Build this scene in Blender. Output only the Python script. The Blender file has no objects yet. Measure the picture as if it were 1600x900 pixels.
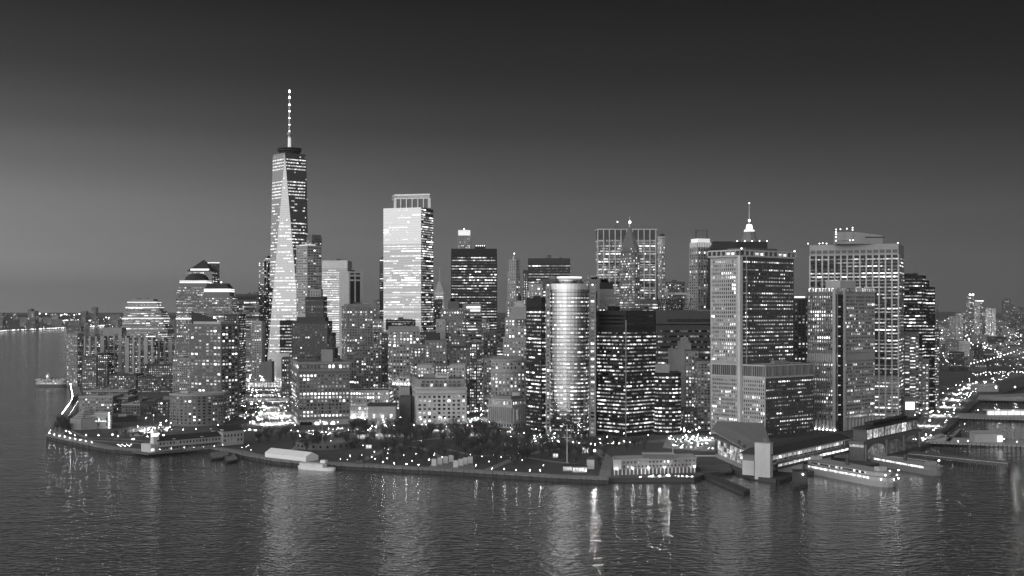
import bpy, math, random
from math import sin, cos, pi, radians, sqrt
S = bpy.context.scene
COL = S.collection
# ---------------------------------------------------------------- camera
F, EYE, HY = 2000.0, 133.0, 484.0            # focal length in photo pixels, eye height, horizon row
cd = bpy.data.cameras.new('camera'); cam = bpy.data.objects.new('camera', cd); COL.objects.link(cam)
cam.location = (0, 0, EYE); cam.rotation_euler = (radians(90), 0, 0)
cd.sensor_width = 36; cd.lens = 36 * F / 1600; cd.shift_y = (HY - 450) / 1600
cd.clip_start = 5; cd.clip_end = 90000
S.camera = cam
# ---------------------------------------------------------------- dusk sky
W = bpy.data.worlds.new('World'); S.world = W; W.use_nodes = True
nt = W.node_tree; nt.nodes.clear(); N = nt.nodes.new; L = nt.links.new
def mnode(t, op, *ins):
    n = t.nodes.new('ShaderNodeMath'); n.operation = op
    for i, v in enumerate(ins):
        if isinstance(v, (int, float)): n.inputs[i].default_value = v
        else: t.links.new(v, n.inputs[i])
    return n.outputs[0]
def ramp(t, fac, stops):
    r = t.nodes.new('ShaderNodeValToRGB'); e = r.color_ramp.elements
    while len(e) > 1: e.remove(e[0])
    for i, (p, v) in enumerate(stops):
        k = e[0] if i == 0 else e.new(p)
        k.position = p; k.color = (v, v, v, 1)
    t.links.new(fac, r.inputs[0]); return r.outputs[0]
tc = N('ShaderNodeTexCoord'); sp = N('ShaderNodeSeparateXYZ'); L(tc.outputs['Generated'], sp.inputs[0])
sx, sy, sz = sp.outputs
GA = radians(24)                                # the afterglow lies behind the camera, a little to the left (south-west)
GX, GY = -sin(GA), -cos(GA)
def maprange(v, a, b_, c=0.0, d=1.0):
    r = N('ShaderNodeMapRange'); r.interpolation_type = 'SMOOTHSTEP'
    for k, q in zip(('From Min', 'From Max', 'To Min', 'To Max'), (a, b_, c, d)): r.inputs[k].default_value = q
    L(v, r.inputs['Value']); return r.outputs[0]
front = ramp(nt, sz, [(0, .175), (.03, .160), (.075, .118), (.10, .085), (.14, .042), (.18, .021), (.235, .0085), (.30, .008), (1, .15)])
lft = mnode(nt, 'POWER', mnode(nt, 'MULTIPLY', mnode(nt, 'MAXIMUM', mnode(nt, 'MULTIPLY', sx, -1.0), 0.0), 2.7), 1.6)
lft = mnode(nt, 'MULTIPLY', mnode(nt, 'MINIMUM', lft, 1.6), maprange(sz, 0.0, .11, .42, .72))
front = mnode(nt, 'MULTIPLY', front, mnode(nt, 'ADD', mnode(nt, 'SUBTRACT', 1.0, mnode(nt, 'MULTIPLY', sx, .88)), lft))
cl = N('ShaderNodeTexNoise'); cm = N('ShaderNodeMapping'); cm.inputs['Scale'].default_value = (4, 4, 55)
L(tc.outputs['Generated'], cm.inputs[0]); L(cm.outputs[0], cl.inputs['Vector']); cl.inputs['Scale'].default_value = 1.0; cl.inputs['Detail'].default_value = 5
cfac = mnode(nt, 'ADD', .90, mnode(nt, 'MULTIPLY', cl.outputs['Fac'], .20))
front = mnode(nt, 'MULTIPLY', front, cfac)
back = ramp(nt, sz, [(0, 2.3), (.06, 2.4), (.18, 2.1), (.35, 1.5), (.7, .9), (1, .55)])
dt = mnode(nt, 'ADD', mnode(nt, 'MULTIPLY', sx, GX), mnode(nt, 'MULTIPLY', sy, GY))
WA = radians(70); dw = mnode(nt, 'ADD', mnode(nt, 'MULTIPLY', sx, -sin(WA)), mnode(nt, 'MULTIPLY', sy, -cos(WA)))
lobe = mnode(nt, 'ADD', mnode(nt, 'MULTIPLY', maprange(dt, -.6, 1.0), .30), mnode(nt, 'ADD', mnode(nt, 'MULTIPLY', maprange(dt, .35, 1.0), .62), mnode(nt, 'MULTIPLY', maprange(dw, .22, 1.0), .72)))
mx = N('ShaderNodeMix'); mx.data_type = 'FLOAT'; mx.clamp_factor = False
L(lobe, mx.inputs['Factor']); L(front, mx.inputs['A']); L(back, mx.inputs['B'])
nis = N('ShaderNodeTexSky'); nis.sky_type = 'NISHITA'; nis.sun_disc = False
nis.sun_elevation = radians(-2); nis.sun_rotation = radians(180 + 24)
nb = N('ShaderNodeRGBToBW'); L(nis.outputs[0], nb.inputs[0])
b1 = N('ShaderNodeBackground'); b1.inputs['Strength'].default_value = 1.0; L(mx.outputs[0], b1.inputs['Color'])
b2 = N('ShaderNodeBackground'); b2.inputs['Strength'].default_value = 0.02; L(nb.outputs[0], b2.inputs['Color'])
ad = N('ShaderNodeAddShader'); L(b1.outputs[0], ad.inputs[0]); L(b2.outputs[0], ad.inputs[1])
wo = N('ShaderNodeOutputWorld'); L(ad.outputs[0], wo.inputs['Surface'])
sl = bpy.data.lights.new('sun', 'SUN'); sl.energy = .12; sl.angle = radians(25)
so = bpy.data.objects.new('sun', sl); COL.objects.link(so); so.location = (-800, -600, 900)
so.rotation_euler = (radians(78), 0, radians(-24))    # last light from behind left
# ---------------------------------------------------------------- exposure and engine
S.view_settings.view_transform = 'Standard'; S.view_settings.look = 'None'
S.view_settings.exposure = 0; S.view_settings.gamma = 1; S.view_settings.use_curve_mapping = False
S.render.engine = 'CYCLES'; cy = S.cycles
cy.max_bounces = 5; cy.diffuse_bounces = 2; cy.glossy_bounces = 3; cy.transmission_bounces = 2; cy.volume_bounces = 0
cy.caustics_reflective = True; cy.caustics_refractive = False; cy.sample_clamp_indirect = 1.5
cy.use_denoising = True; cy.denoiser = 'OPENIMAGEDENOISE'
try: cy.denoising_input_passes = 'RGB_ALBEDO_NORMAL'
except Exception: pass
# ---------------------------------------------------------------- helpers
def PX(px, d): return (px - 800) * d / F
def ZT(py, d): return EYE + (HY - py) * d / F
def GD(px, py, z=3.0):
    d = (EYE - z) * F / (py - HY)
    return (PX(px, d), d)
def tag(o, label=None, cat=None, group=None, kind=None):
    for k, v in (('label', label), ('category', cat), ('group', group), ('kind', kind)):
        if v: o[k] = v
    return o
class MB:
    def __init__(s): s.v, s.f, s.m, s.g = [], [], [], []
    def add(s, vs, fs, mi=0, g=0.0):
        b = len(s.v); s.v += vs; s.g += [g] * len(vs)
        for f in fs: s.f.append([b + i for i in f]); s.m.append(mi)
    def quad(s, a, b, c, d, mi=0, g=0.0): s.add([a, b, c, d], [(0, 1, 2, 3)], mi, g)
    def prism(s, poly, z0, z1, mi=0, top=None, bottom=True, g=0.0):
        n = len(poly); tp = top or poly
        vs = [(x, y, z0) for x, y in poly] + [(x, y, z1) for x, y in tp]
        fs = [(i, (i + 1) % n, n + (i + 1) % n, n + i) for i in range(n)] + [tuple(range(n, 2 * n))]
        if bottom: fs.append(tuple(range(n - 1, -1, -1)))
        s.add(vs, fs, mi, g)
    def cone(s, poly, z0, apex, mi=0):
        n = len(poly); s.add([(x, y, z0) for x, y in poly] + [apex], [(i, (i + 1) % n, n) for i in range(n)] + [tuple(range(n - 1, -1, -1))], mi)
    def box(s, cx, cy, w, l, z0, z1, rot=0, mi=0, g=0.0):
        c, n = cos(rot), sin(rot)
        p = [(cx + x * c - y * n, cy + x * n + y * c) for x, y in ((-w/2, -l/2), (w/2, -l/2), (w/2, l/2), (-w/2, l/2))]
        s.prism(p, z0, z1, mi, g=g)
    def tube(s, p, q, r0, r1, n=6, mi=0, g=0.0):
        dx, dy, dz = (q[i] - p[i] for i in range(3)); ln = sqrt(dx*dx + dy*dy + dz*dz) or 1
        d = (dx/ln, dy/ln, dz/ln); a = (1, 0, 0) if abs(d[2]) > .9 else (0, 0, 1)
        u = (d[1]*a[2]-d[2]*a[1], d[2]*a[0]-d[0]*a[2], d[0]*a[1]-d[1]*a[0]); k = sqrt(sum(t*t for t in u)); u = tuple(t/k for t in u)
        w = (d[1]*u[2]-d[2]*u[1], d[2]*u[0]-d[0]*u[2], d[0]*u[1]-d[1]*u[0])
        vs = []
        for c, r in ((p, r0), (q, r1)):
            for i in range(n):
                t = 2*pi*i/n; vs.append(tuple(c[j] + r*(cos(t)*u[j] + sin(t)*w[j]) for j in range(3)))
        s.add(vs, [(i, (i+1) % n, n+(i+1) % n, n+i) for i in range(n)] + [tuple(range(n-1, -1, -1)), tuple(range(n, 2*n))], mi, g)
    def ball(s, c, r, mi=0, g=0.0, n=6, k=4, sq=1.0):
        vs = [(c[0], c[1], c[2] + r*sq)]
        for j in range(1, k):
            t = pi*j/k
            vs += [(c[0] + r*sin(t)*cos(2*pi*i/n), c[1] + r*sin(t)*sin(2*pi*i/n), c[2] + r*sq*cos(t)) for i in range(n)]
        vs.append((c[0], c[1], c[2] - r*sq)); e = len(vs) - 1
        fs = [(0, 1+i, 1+(i+1) % n) for i in range(n)]
        for j in range(k-2):
            fs += [(1+j*n+i, 1+(j+1)*n+i, 1+(j+1)*n+(i+1) % n, 1+j*n+(i+1) % n) for i in range(n)]
        fs += [(1+(k-2)*n+(i+1) % n, 1+(k-2)*n+i, e) for i in range(n)]
        s.add(vs, fs, mi, g)
    def lathe(s, cx, cy, prof, n=16, mi=0, g=0.0, cap=True):
        vs = []
        for r, z in prof: vs += [(cx + r*cos(2*pi*i/n), cy + r*sin(2*pi*i/n), z) for i in range(n)]
        fs = []
        for j in range(len(prof)-1):
            fs += [(j*n+i, j*n+(i+1) % n, (j+1)*n+(i+1) % n, (j+1)*n+i) for i in range(n)]
        if cap: fs += [tuple(range((len(prof)-1)*n, len(prof)*n)), tuple(range(n-1, -1, -1))]
        s.add(vs, fs, mi, g)
    def build(s, name, mat, parent=None, at=None, smooth=False, org=None):
        me = bpy.data.meshes.new(name)
        o_ = org if org is not None else (WO[parent.name] if parent is not None else (at or (0, 0, 0)))
        me.from_pydata([(x - o_[0], y - o_[1], z - o_[2]) for x, y, z in s.v], [], s.f)
        for m in (mat if isinstance(mat, (list, tuple)) else [mat]): me.materials.append(m)
        if any(s.m): me.polygons.foreach_set('material_index', s.m)
        if any(s.g):
            a = me.attributes.new('glow', 'FLOAT', 'POINT'); a.data.foreach_set('value', s.g)
        if smooth: me.polygons.foreach_set('use_smooth', [True] * len(me.polygons))
        ob = bpy.data.objects.new(name, me); COL.objects.link(ob)
        if parent is not None: ob.parent = parent
        else: ob.location = o_
        WO[ob.name] = o_
        return ob
WO = {}
def empty(name, loc, label, cat, group=None):
    o = bpy.data.objects.new(name, None); COL.objects.link(o); o.location = loc; o.empty_display_size = 2
    WO[o.name] = tuple(loc); return tag(o, label, cat, group)
# ---------------------------------------------------------------- materials (a black and white picture: all greys)
MATS = {}
def newmat(name):
    m = bpy.data.materials.new(name); m.use_nodes = True; t = m.node_tree
    return m, t, t.nodes['Principled BSDF']
def grey(b, sock, v): b.inputs[sock].default_value = (v, v, v, 1)
def noise(t, scale, detail=3, coord='Object', sc3=None):
    c = t.nodes.new('ShaderNodeTexCoord'); n = t.nodes.new('ShaderNodeTexNoise')
    n.inputs['Scale'].default_value = scale; n.inputs['Detail'].default_value = detail
    if sc3:
        mp = t.nodes.new('ShaderNodeMapping'); mp.inputs['Scale'].default_value = sc3
        t.links.new(c.outputs[coord], mp.inputs[0]); t.links.new(mp.outputs[0], n.inputs['Vector'])
    else: t.links.new(c.outputs[coord], n.inputs['Vector'])
    return n.outputs['Fac']
def wall_mat(alb, rough=.85):
    k = ('wall', round(alb, 3), rough)
    if k in MATS: return MATS[k]
    m, t, b = newmat('wall_grey_%d' % round(alb * 1000)); b.inputs['Roughness'].default_value = rough
    b.inputs['Specular IOR Level'].default_value = .3
    f1 = noise(t, .03, 5); f2 = noise(t, .5, 4, sc3=(1, 1, .15))
    v = mnode(t, 'MULTIPLY', alb, mnode(t, 'ADD', .62, mnode(t, 'ADD', mnode(t, 'MULTIPLY', f1, .45), mnode(t, 'MULTIPLY', f2, .32))))
    t.links.new(v, b.inputs['Base Color']); MATS[k] = m; return m
def plain(name, alb, rough=.7, metal=0, spec=.4, var=.5, scale=.2):
    k = ('plain', name)
    if k in MATS: return MATS[k]
    m, t, b = newmat(name); b.inputs['Roughness'].default_value = rough; b.inputs['Metallic'].default_value = metal
    b.inputs['Specular IOR Level'].default_value = spec
    v = mnode(t, 'MULTIPLY', alb, mnode(t, 'ADD', 1 - var / 2, mnode(t, 'MULTIPLY', noise(t, scale, 5), var)))
    t.links.new(v, b.inputs['Base Color']); MATS[k] = m; return m
def window_mat(name='window_glass', base=.02, metal=0.0, rough=.08, spec=.6, gain=1.0):
    k = ('win', name)
    if k in MATS: return MATS[k]
    m, t, b = newmat(name); grey(b, 'Base Color', base); b.inputs['Roughness'].default_value = rough
    b.inputs['Metallic'].default_value = metal; b.inputs['Specular IOR Level'].default_value = spec
    a = t.nodes.new('ShaderNodeAttribute'); a.attribute_name = 'glow'
    n = noise(t, .33, 2)                                   # rooms: desks, blinds and lamps vary the light inside a pane
    vv = mnode(t, 'ADD', .12, mnode(t, 'MULTIPLY', mnode(t, 'POWER', n, 3.0), 6.0))
    grey(b, 'Emission Color', 1)
    t.links.new(mnode(t, 'MULTIPLY', mnode(t, 'MULTIPLY', a.outputs['Fac'], vv), gain), b.inputs['Emission Strength'])
    m.cycles.emission_sampling = 'NONE'; MATS[k] = m; return m
def mirror_mat(name, base, metal, rough, fh=4.0, line=.75, wob=.02):
    k = ('mir', name)
    if k in MATS: return MATS[k]
    m, t, b = newmat(name); b.inputs['Metallic'].default_value = metal; b.inputs['Roughness'].default_value = rough
    b.inputs['Specular IOR Level'].default_value = .7
    c = t.nodes.new('ShaderNodeTexCoord'); s = t.nodes.new('ShaderNodeSeparateXYZ'); t.links.new(c.outputs['Object'], s.inputs[0])
    fr = mnode(t, 'FRACT', mnode(t, 'DIVIDE', s.outputs[2], fh))
    ln = mnode(t, 'GREATER_THAN', fr, .72)                 # spandrel line of every storey
    v = mnode(t, 'MULTIPLY', base, mnode(t, 'SUBTRACT', 1.0, mnode(t, 'MULTIPLY', ln, 1 - line)))
    t.links.new(v, b.inputs['Base Color'])
    bp = t.nodes.new('ShaderNodeBump'); bp.inputs['Strength'].default_value = 1; bp.inputs['Distance'].default_value = wob
    t.links.new(noise(t, .25, 2), bp.inputs['Height']); t.links.new(bp.outputs[0], b.inputs['Normal'])
    MATS[k] = m; return m
def glow_mat(name, strength, sample=True):
    k = ('glow', name)
    if k in MATS: return MATS[k]
    m, t, b = newmat(name); grey(b, 'Base Color', .6); grey(b, 'Emission Color', 1); b.inputs['Emission Strength'].default_value = strength
    if not sample: m.cycles.emission_sampling = 'NONE'
    MATS[k] = m; return m
GLASS = window_mat(); LITMIRROR = window_mat('lit_coated_glass', .24, .9, .06, .6); DARKGLASS = window_mat('dark_window_glass', .012, 0, .12, .35)
LAMP = glow_mat('lamp_light', 24); STREETLAMP = glow_mat('street_lamp_light', 58); HOODED = glow_mat('hooded_lamp_light', 3900); QUAYLAMP = glow_mat('quay_lamp_light', 100); LAMPBIG = glow_mat('floodlight_light', 500); LAMPSOFT = glow_mat('small_lamp_light', 40)
BEACON = glow_mat('beacon_light', 6, False)
METAL = plain('dark_metal', .08, .5, .6); STEEL = plain('pale_steel', .4, .45, .5); ROOF = plain('roof_felt', .10, .9)
ROOFDARK = plain('dark_roof', .035, .9); WHITE = plain('white_paint', .7, .6); CONC = plain('concrete', .28, .9)
STONE = plain('pale_stone', .38, .9); WOOD = plain('dark_timber', .05, .9)
MIRROR = mirror_mat('coated_glass', .25, .9, .05)
MIRROR2 = mirror_mat('tinted_glass', .16, .85, .07)
BLACKGLASS = mirror_mat('black_glass', .05, .3, .12, 3.9, .6, .01)
# ---------------------------------------------------------------- footprints
def toward(C, u, px):                           # the point on the line C + t u that lies under photo column px
    k = (px - 800) / F; t = (k * C[1] - C[0]) / (u[0] - k * u[1])
    if t < 0: print('NEG', px, C, u)
    return (C[0] + t * u[0], C[1] + t * u[1])
def cbox(xl, xc, xr, d, th):                    # box seen on its corner: left edge, near corner, right edge
    C = (PX(xc, d), d); a = radians(th)
    R = toward(C, (cos(a), sin(a)), xr); Lf = toward(C, (-sin(a), cos(a)), xl)
    return [C, R, (R[0] + Lf[0] - C[0], R[1] + Lf[1] - C[1]), Lf]
def fbox(x0, x1, d, dep=35, rot=0):             # box seen on its front
    a, b = PX(x0, d), PX(x1, d); cx, w = (a + b) / 2, b - a; r = radians(rot); c, s = cos(r), sin(r)
    return [(cx + x * c - y * s, d + x * s + y * c) for x, y in ((-w/2, 0), (w/2, 0), (w/2, dep), (-w/2, dep))]
def bow(x0, x1, d, bulge, dep=35, n=9, rot=0):  # curved front
    a, b = PX(x0, d), PX(x1, d); pts = []
    for i in range(n + 1):
        t = i / n; pts.append((a + (b - a) * t, d - bulge * (1 - (2*t - 1) ** 2)))
    return pts + [(b, d + dep), (a, d + dep)]
def cent(p): return (sum(q[0] for q in p) / len(p), sum(q[1] for q in p) / len(p))
def inset(p, k, k2=None):
    c = cent(p); return [(c[0] + (x - c[0]) * k, c[1] + (y - c[1]) * k) for x, y in p]
def grow(p, m):                                 # offset outwards by about m metres
    c = cent(p); out = []
    for x, y in p:
        r = sqrt((x-c[0])**2 + (y-c[1])**2) or 1; out.append((c[0] + (x-c[0]) * (1 + m*1.3/r), c[1] + (y-c[1]) * (1 + m*1.3/r)))
    return out
# ---------------------------------------------------------------- window styles
def room(r):
    q = r.random(); return r.uniform(.1, .4) if q < .42 else (r.uniform(.4, .95) if q < .78 else r.uniform(1.0, 3.0))
BG = .74                                        # brightness of an ordinary lit room
def st(base, **k): d = dict(base); d.update(k); return d
BASE = dict(fh=3.9, bw=3.0, ww=.6, wh=.5, lit=.4, run=.35, B=1.1, sg=.7, mode='some', glass=GLASS, fin=0, finw=.5, off=.12, litonly=False, sill=.28, mz=2.0, mx=.8, full=.06, sides=None, vary=.7)
PUNCH = st(BASE, fh=3.7, bw=3.2, ww=.48, wh=.55, lit=.28, run=.25, B=1.0)
RESID = st(BASE, fh=3.1, bw=3.0, ww=.55, wh=.5, lit=.30, run=.15, B=.9)
RIBBON = st(BASE, fh=4.0, bw=2.6, ww=.97, wh=.38, lit=.55, run=.7, B=1.0, mode='band', glass=DARKGLASS)
DARKR = st(RIBBON, lit=.4, run=.6, wh=.36)
CURTAIN = st(BASE, glass=LITMIRROR, fh=4.0, bw=2.4, ww=1.0, wh=.36, lit=.5, run=.75, B=.9, litonly=True, mode='band')
BLANK = None
class Bld:
    def __init__(s, label, poly, alb=.2, name='office_tower', cat='building', group=None, z0=3.0, wm=None, seed=None):
        c = cent(poly); s.root = empty(name, (c[0], c[1], z0), label, cat, group)
        s.rng = random.Random(seed if seed is not None else label); s.z0 = z0
        s.walls = {}; s.alb = alb; s.wm = wm; s.wins = []; s.top = z0; s.cap = 60; s.roof = None; s.pn = set(); s.tp = None
    def wall(s, alb=None, mat=None):
        m = mat or (s.wm if alb is None and s.wm else wall_mat(alb if alb is not None else s.alb))
        if m.name not in s.walls: s.walls[m.name] = (MB(), m)
        return s.walls[m.name][0]
    def tier(s, poly, z0, z1, style=None, alb=None, mat=None, roof=True, top=None, cap=True):
        w = s.wall(alb, mat); w.prism(poly, z0, z1, top=top); 
        if z1 > s.top: s.top, s.tp = z1, poly
        if roof and z1 < EYE + 25 and top is None:
            rb = MB(); rb.prism(inset(poly, .97), z1 + .02, z1 + .35); s.roof = rb.build('roof', ROOF, s.root)
            pb = w
            n = len(poly)
            for i in range(n):
                a, b = poly[i], poly[(i+1) % n]
                ia, ib = inset(poly, .965)[i], inset(poly, .965)[(i+1) % n]
                pb.prism([a, b, ib, ia], z1 + .01, z1 + 1.1)
        if style: s.windows(poly, z0, z1, style, w)
        return s
    def windows(s, poly, z0, z1, S_, w=None):
        n = len(poly); rng = s.rng; fh = S_['fh']; nf = int((z1 - z0 - S_['mz']) / fh)
        if nf < 1: return
        floors = []
        for k in range(nf):
            r = rng.random()
            p = 1.4 * S_['lit'] * rng.uniform(1 - S_['vary'], 1 + S_['vary'])
            if r < S_['full']: p = .95
            floors.append((min(p, .97), S_['B'] * math.exp(rng.gauss(0, .25))))
        for i in range(n):
            a, b = poly[i], poly[(i+1) % n]; dx, dy = b[0]-a[0], b[1]-a[1]; ln = sqrt(dx*dx+dy*dy)
            if ln < 1.6: continue
            nx, ny = dy/ln, -dx/ln; mx, my = (a[0]+b[0])/2, (a[1]+b[1])/2
            dist = sqrt(mx*mx+my*my); fc = -(nx*mx+ny*my)/dist
            if fc < -.15: continue
            if S_['sides'] is not None and i not in S_['sides']: continue
            mg = min(S_['mx'], ln * .08); nb = max(1, int(round((ln - 2*mg) / S_['bw']))); bw = (ln - 2*mg) / nb
            ux, uy = dx/ln, dy/ln; o = S_['off']
            if S_['fin'] and w is not None:
                for j in range(nb + 1):
                    t = mg + j*bw; cx, cy_ = a[0]+ux*t, a[1]+uy*t; h = S_['finw']/2; q = S_['fin']
                    w.prism([(cx-ux*h+nx*q, cy_-uy*h+ny*q), (cx+ux*h+nx*q, cy_+uy*h+ny*q), (cx+ux*h-nx*.02, cy_+uy*h-ny*.02), (cx-ux*h-nx*.02, cy_-uy*h-ny*.02)], z0+.2, z1-.05)
            for k in range(nf):
                p, B = floors[k]; on = rng.random() < p; zb = z0 + (z1 - z0 - nf*fh) * .5 + k*fh + fh*S_['sill']; zt = zb + fh*S_['wh']
                br = BG * B * room(rng)
                for j in range(nb):
                    if rng.random() > S_['run']:
                        on = rng.random() < p; br = BG * B * room(rng)
                    g = br * rng.uniform(.75, 1.2) if on else 0.0
                    if S_['litonly'] and not on: continue
                    if not on and rng.random() < .35 and S_['lit'] > 0: g = rng.uniform(.02, .13)
                    t0 = mg + j*bw + bw*(1-S_['ww'])/2; t1 = t0 + bw*S_['ww']
                    s.wins.append((((a[0]+ux*t0+nx*o, a[1]+uy*t0+ny*o, zb), (a[0]+ux*t1+nx*o, a[1]+uy*t1+ny*o, zb),
                                    (a[0]+ux*t1+nx*o, a[1]+uy*t1+ny*o, zt), (a[0]+ux*t0+nx*o, a[1]+uy*t0+ny*o, zt)), g, round(zb, 1), fc, S_['mode'], S_['glass'], S_['litonly'], i))
    def part(s, name, mat, fn, label=None, smooth=False, under=None):
        s.pn.add(name); m = MB(); fn(m); o = m.build(name, mat, under or s.root, smooth=smooth)
        if label: o['label'] = label
        return o
    def plant(s, poly, n=2, h=4, z=None):        # machinery on the roof
        c = cent(poly); z = s.top if z is None else z
        for i in range(n):
            a, b = s.rng.sample(range(len(poly)), 2) if len(poly) > 2 else (0, 1)
            k, l = s.rng.uniform(.1, .5), s.rng.uniform(.1, .35)
            x = c[0] + (poly[a][0]-c[0])*k + (poly[b][0]-c[0])*l; y = c[1] + (poly[a][1]-c[1])*k + (poly[b][1]-c[1])*l
            m = MB(); m.box(x, y, s.rng.uniform(4, 9), s.rng.uniform(4, 8), z + .36, z + s.rng.uniform(.6, 1.2)*h, s.rng.uniform(0, .5))
            m.build('rooftop_machinery', wall_mat(s.rng.choice((.12, .22, .32))), s.roof or s.root)
        return s
    def cornice(s, poly, z, h=1.6, out=1.0, alb=None):
        m = MB(); m.prism(grow(poly, out), z - h, z + .004); m.build('cornice', wall_mat(alb or s.alb), s.root); return s
    def tank(s, x, y, z):
        m = MB(); m.lathe(x, y, [(2, z+3), (2.1, z+3.1), (2.1, z+6.6), (.1, z+8)], 10)
        for i in range(4): m.tube((x+1.5*cos(i*pi/2), y+1.5*sin(i*pi/2), z), (x+1.5*cos(i*pi/2), y+1.5*sin(i*pi/2), z+3.2), .15, .15, 4)
        m.build('water_tank', WOOD, s.roof or s.root); return s
    def done(s):
        if s.top > EYE and s.tp and len(s.tp) == 4 and not s.pn & {'roof', 'dome', 'mast', 'spire', 'crown', 'shaft', 'lantern', 'lit_crown', 'rooftop_wedge', 'parapet', 'crown_rail', 'rooftop_box', 'crown_drum'}:
            c = cent(s.tp); e = s.tp[1]; ux, uy = (e[0]-s.tp[0][0])*.5, (e[1]-s.tp[0][1])*.5; r_ = math.atan2(uy, ux)      # plant rooms, cooling units and aerials
            for k in range(s.rng.choice((2, 3))):
                t = s.rng.uniform(-.6, .6); w_ = s.rng.uniform(4, 10); h_ = s.rng.uniform(1.5, 4.5); m = MB(); m.box(c[0]+ux*t, c[1]+uy*t, w_, 6, s.top+.02, s.top+h_, r_); m.build('rooftop_machinery', wall_mat(s.rng.choice((.06, .12, .2))), s.root)
            t = s.rng.uniform(-.5, .5); m = MB(); m.tube((c[0]+ux*t, c[1]+uy*t, s.top), (c[0]+ux*t, c[1]+uy*t, s.top + s.rng.uniform(6, 12)), .28, .12, 4); m.build('aerial', METAL, s.root)
        for mb, m in s.walls.values(): mb.build('wall', m, s.root)
        groups = {}
        each = sorted([w for w in s.wins if w[4] == 'each' and w[3] > .1], key=lambda w: (w[1] <= 0, -w[3], s.rng.random()))[:s.cap]
        ids = set(id(w) for w in each)
        for w in each:
            m = MB(); m.quad(*w[0], g=w[1]); m.build('window', w[5], s.root)
        for w in s.wins:
            if id(w) in ids: continue
            key = ('window_band', (w[2], w[7]) if len(s.wins) < 9000 else w[2], w[5].name) if w[4] == 'band' else ('window', 0, w[5].name)
            if key not in groups: groups[key] = (MB(), w[5]); groups[key][0].gap = w[6]
            groups[key][0].quad(*w[0], g=w[1])
        for key, (mb, mat) in groups.items():
            o = mb.build(key[0], mat, s.root)
            if key[0] == 'window' or mb.gap: o['kind'] = 'stuff'
        return s.root
def simple(label, poly, ytop, style, alb=.2, name='office_tower', plant=1, mat=None, z1=None, cor=False, cat='building', group=None, fin=True, z0=3.0):
    d = poly[0][1] if len(poly) == 4 else min(p[1] for p in poly)
    b = Bld(label, poly, alb, name, cat, group, z0=z0); zt = z1 if z1 is not None else ZT(ytop, d)
    b.tier(poly, z0, zt, style, mat=mat)
    if cor: b.cornice(poly, zt + .6)
    if plant: b.plant(poly, plant, z=zt)
    return b.done() if fin else b
# ---------------------------------------------------------------- water
m, t, b = newmat('harbour_water'); grey(b, 'Base Color', .075); b.inputs['Roughness'].default_value = .095; b.inputs['IOR'].default_value = 1.42
b.inputs['Specular IOR Level'].default_value = .5
n1 = noise(t, .05, 3, sc3=(1, 1.3, 1)); n2 = noise(t, .17, 2, sc3=(1, 1.5, 1)); n3 = noise(t, .006, 2)
hh = mnode(t, 'ADD', mnode(t, 'MULTIPLY', n1, .55), mnode(t, 'MULTIPLY', n2, .62))
hh = mnode(t, 'MULTIPLY', hh, mnode(t, 'ADD', .3, mnode(t, 'MULTIPLY', n3, 1.3)))
bp = t.nodes.new('ShaderNodeBump'); bp.inputs['Strength'].default_value = 1; bp.inputs['Distance'].default_value = 1.0
t.links.new(hh, bp.inputs['Height']); t.links.new(bp.outputs[0], b.inputs['Normal'])
w = MB(); w.quad((-45000, -3000, 0), (45000, -3000, 0), (45000, 60000, 0), (-45000, 60000, 0)); tag(w.build('water', m), kind='structure')
# ---------------------------------------------------------------- land
shore_px = [(105, 596), (108, 605), (111, 618), (108, 629), (92, 650), (83, 668), (73, 682), (118, 692), (165, 702), (212, 706), (330, 702), (365, 708),
            (385, 713), (430, 721), (470, 725), (545, 729), (700, 737), (800, 743), (870, 747.5), (951, 751)]
shore = [GD(x, y, 2.5) for x, y in shore_px]
shore2 = [GD(x, y, 2.5) for x, y in [(951, 748), (1085, 748), (1102, 741), (1146, 735), (1184, 746), (1212, 750), (1262, 738), (1330, 730), (1352, 728), (1437, 713), (1440, 700), (1455, 692), (1492, 662), (1500, 652), (1530, 626), (1600, 604)]]
land = shore + shore2 + [(1500, 2700), (4000, 3200), (40000, 6000), (40000, 55000), (-1600, 55000), (-1500, 12000), (-1300, 9000), (-1050, 5000), (-960, 3500), (-860, 2700)]
GROUND = plain('city_ground', .07, .95, var=.9, scale=.01)
w = MB(); w.prism(land, -3, 3.0); tag(w.build('ground', GROUND), kind='structure')
nj = [(-6000, 8150), GD(40, 515.5), GD(100, 512), GD(160, 509), (-2900, 14000), (-2900, 55000), (-42000, 55000), (-42000, 7600)]
w = MB(); w.prism(nj, -3, 3.0); tag(w.build('far_shore_terrain', GROUND), kind='structure')
SEAW = plain('seawall_stone', .05, .9, var=.8)
r = empty('seawall', (*shore[14], 0), 'long dark stone seawall with pale coping edging the park promenade', 'seawall')
w, cp_ = MB(), MB()
for a, b_ in zip(shore[6:], shore[7:]):
    dx, dy = b_[0]-a[0], b_[1]-a[1]; ln = sqrt(dx*dx+dy*dy); nx, ny = dy/ln, -dx/ln
    for mb, o, i, z0, z1 in ((w, .6, 1.2, -2, 2.9), (cp_, .9, 1.1, 2.9, 3.45)):
        mb.prism([(a[0]+nx*o, a[1]+ny*o), (b_[0]+nx*o, b_[1]+ny*o), (b_[0]-nx*i, b_[1]-ny*i), (a[0]-nx*i, a[1]-ny*i)], z0, z1)
fd = MB()
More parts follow.
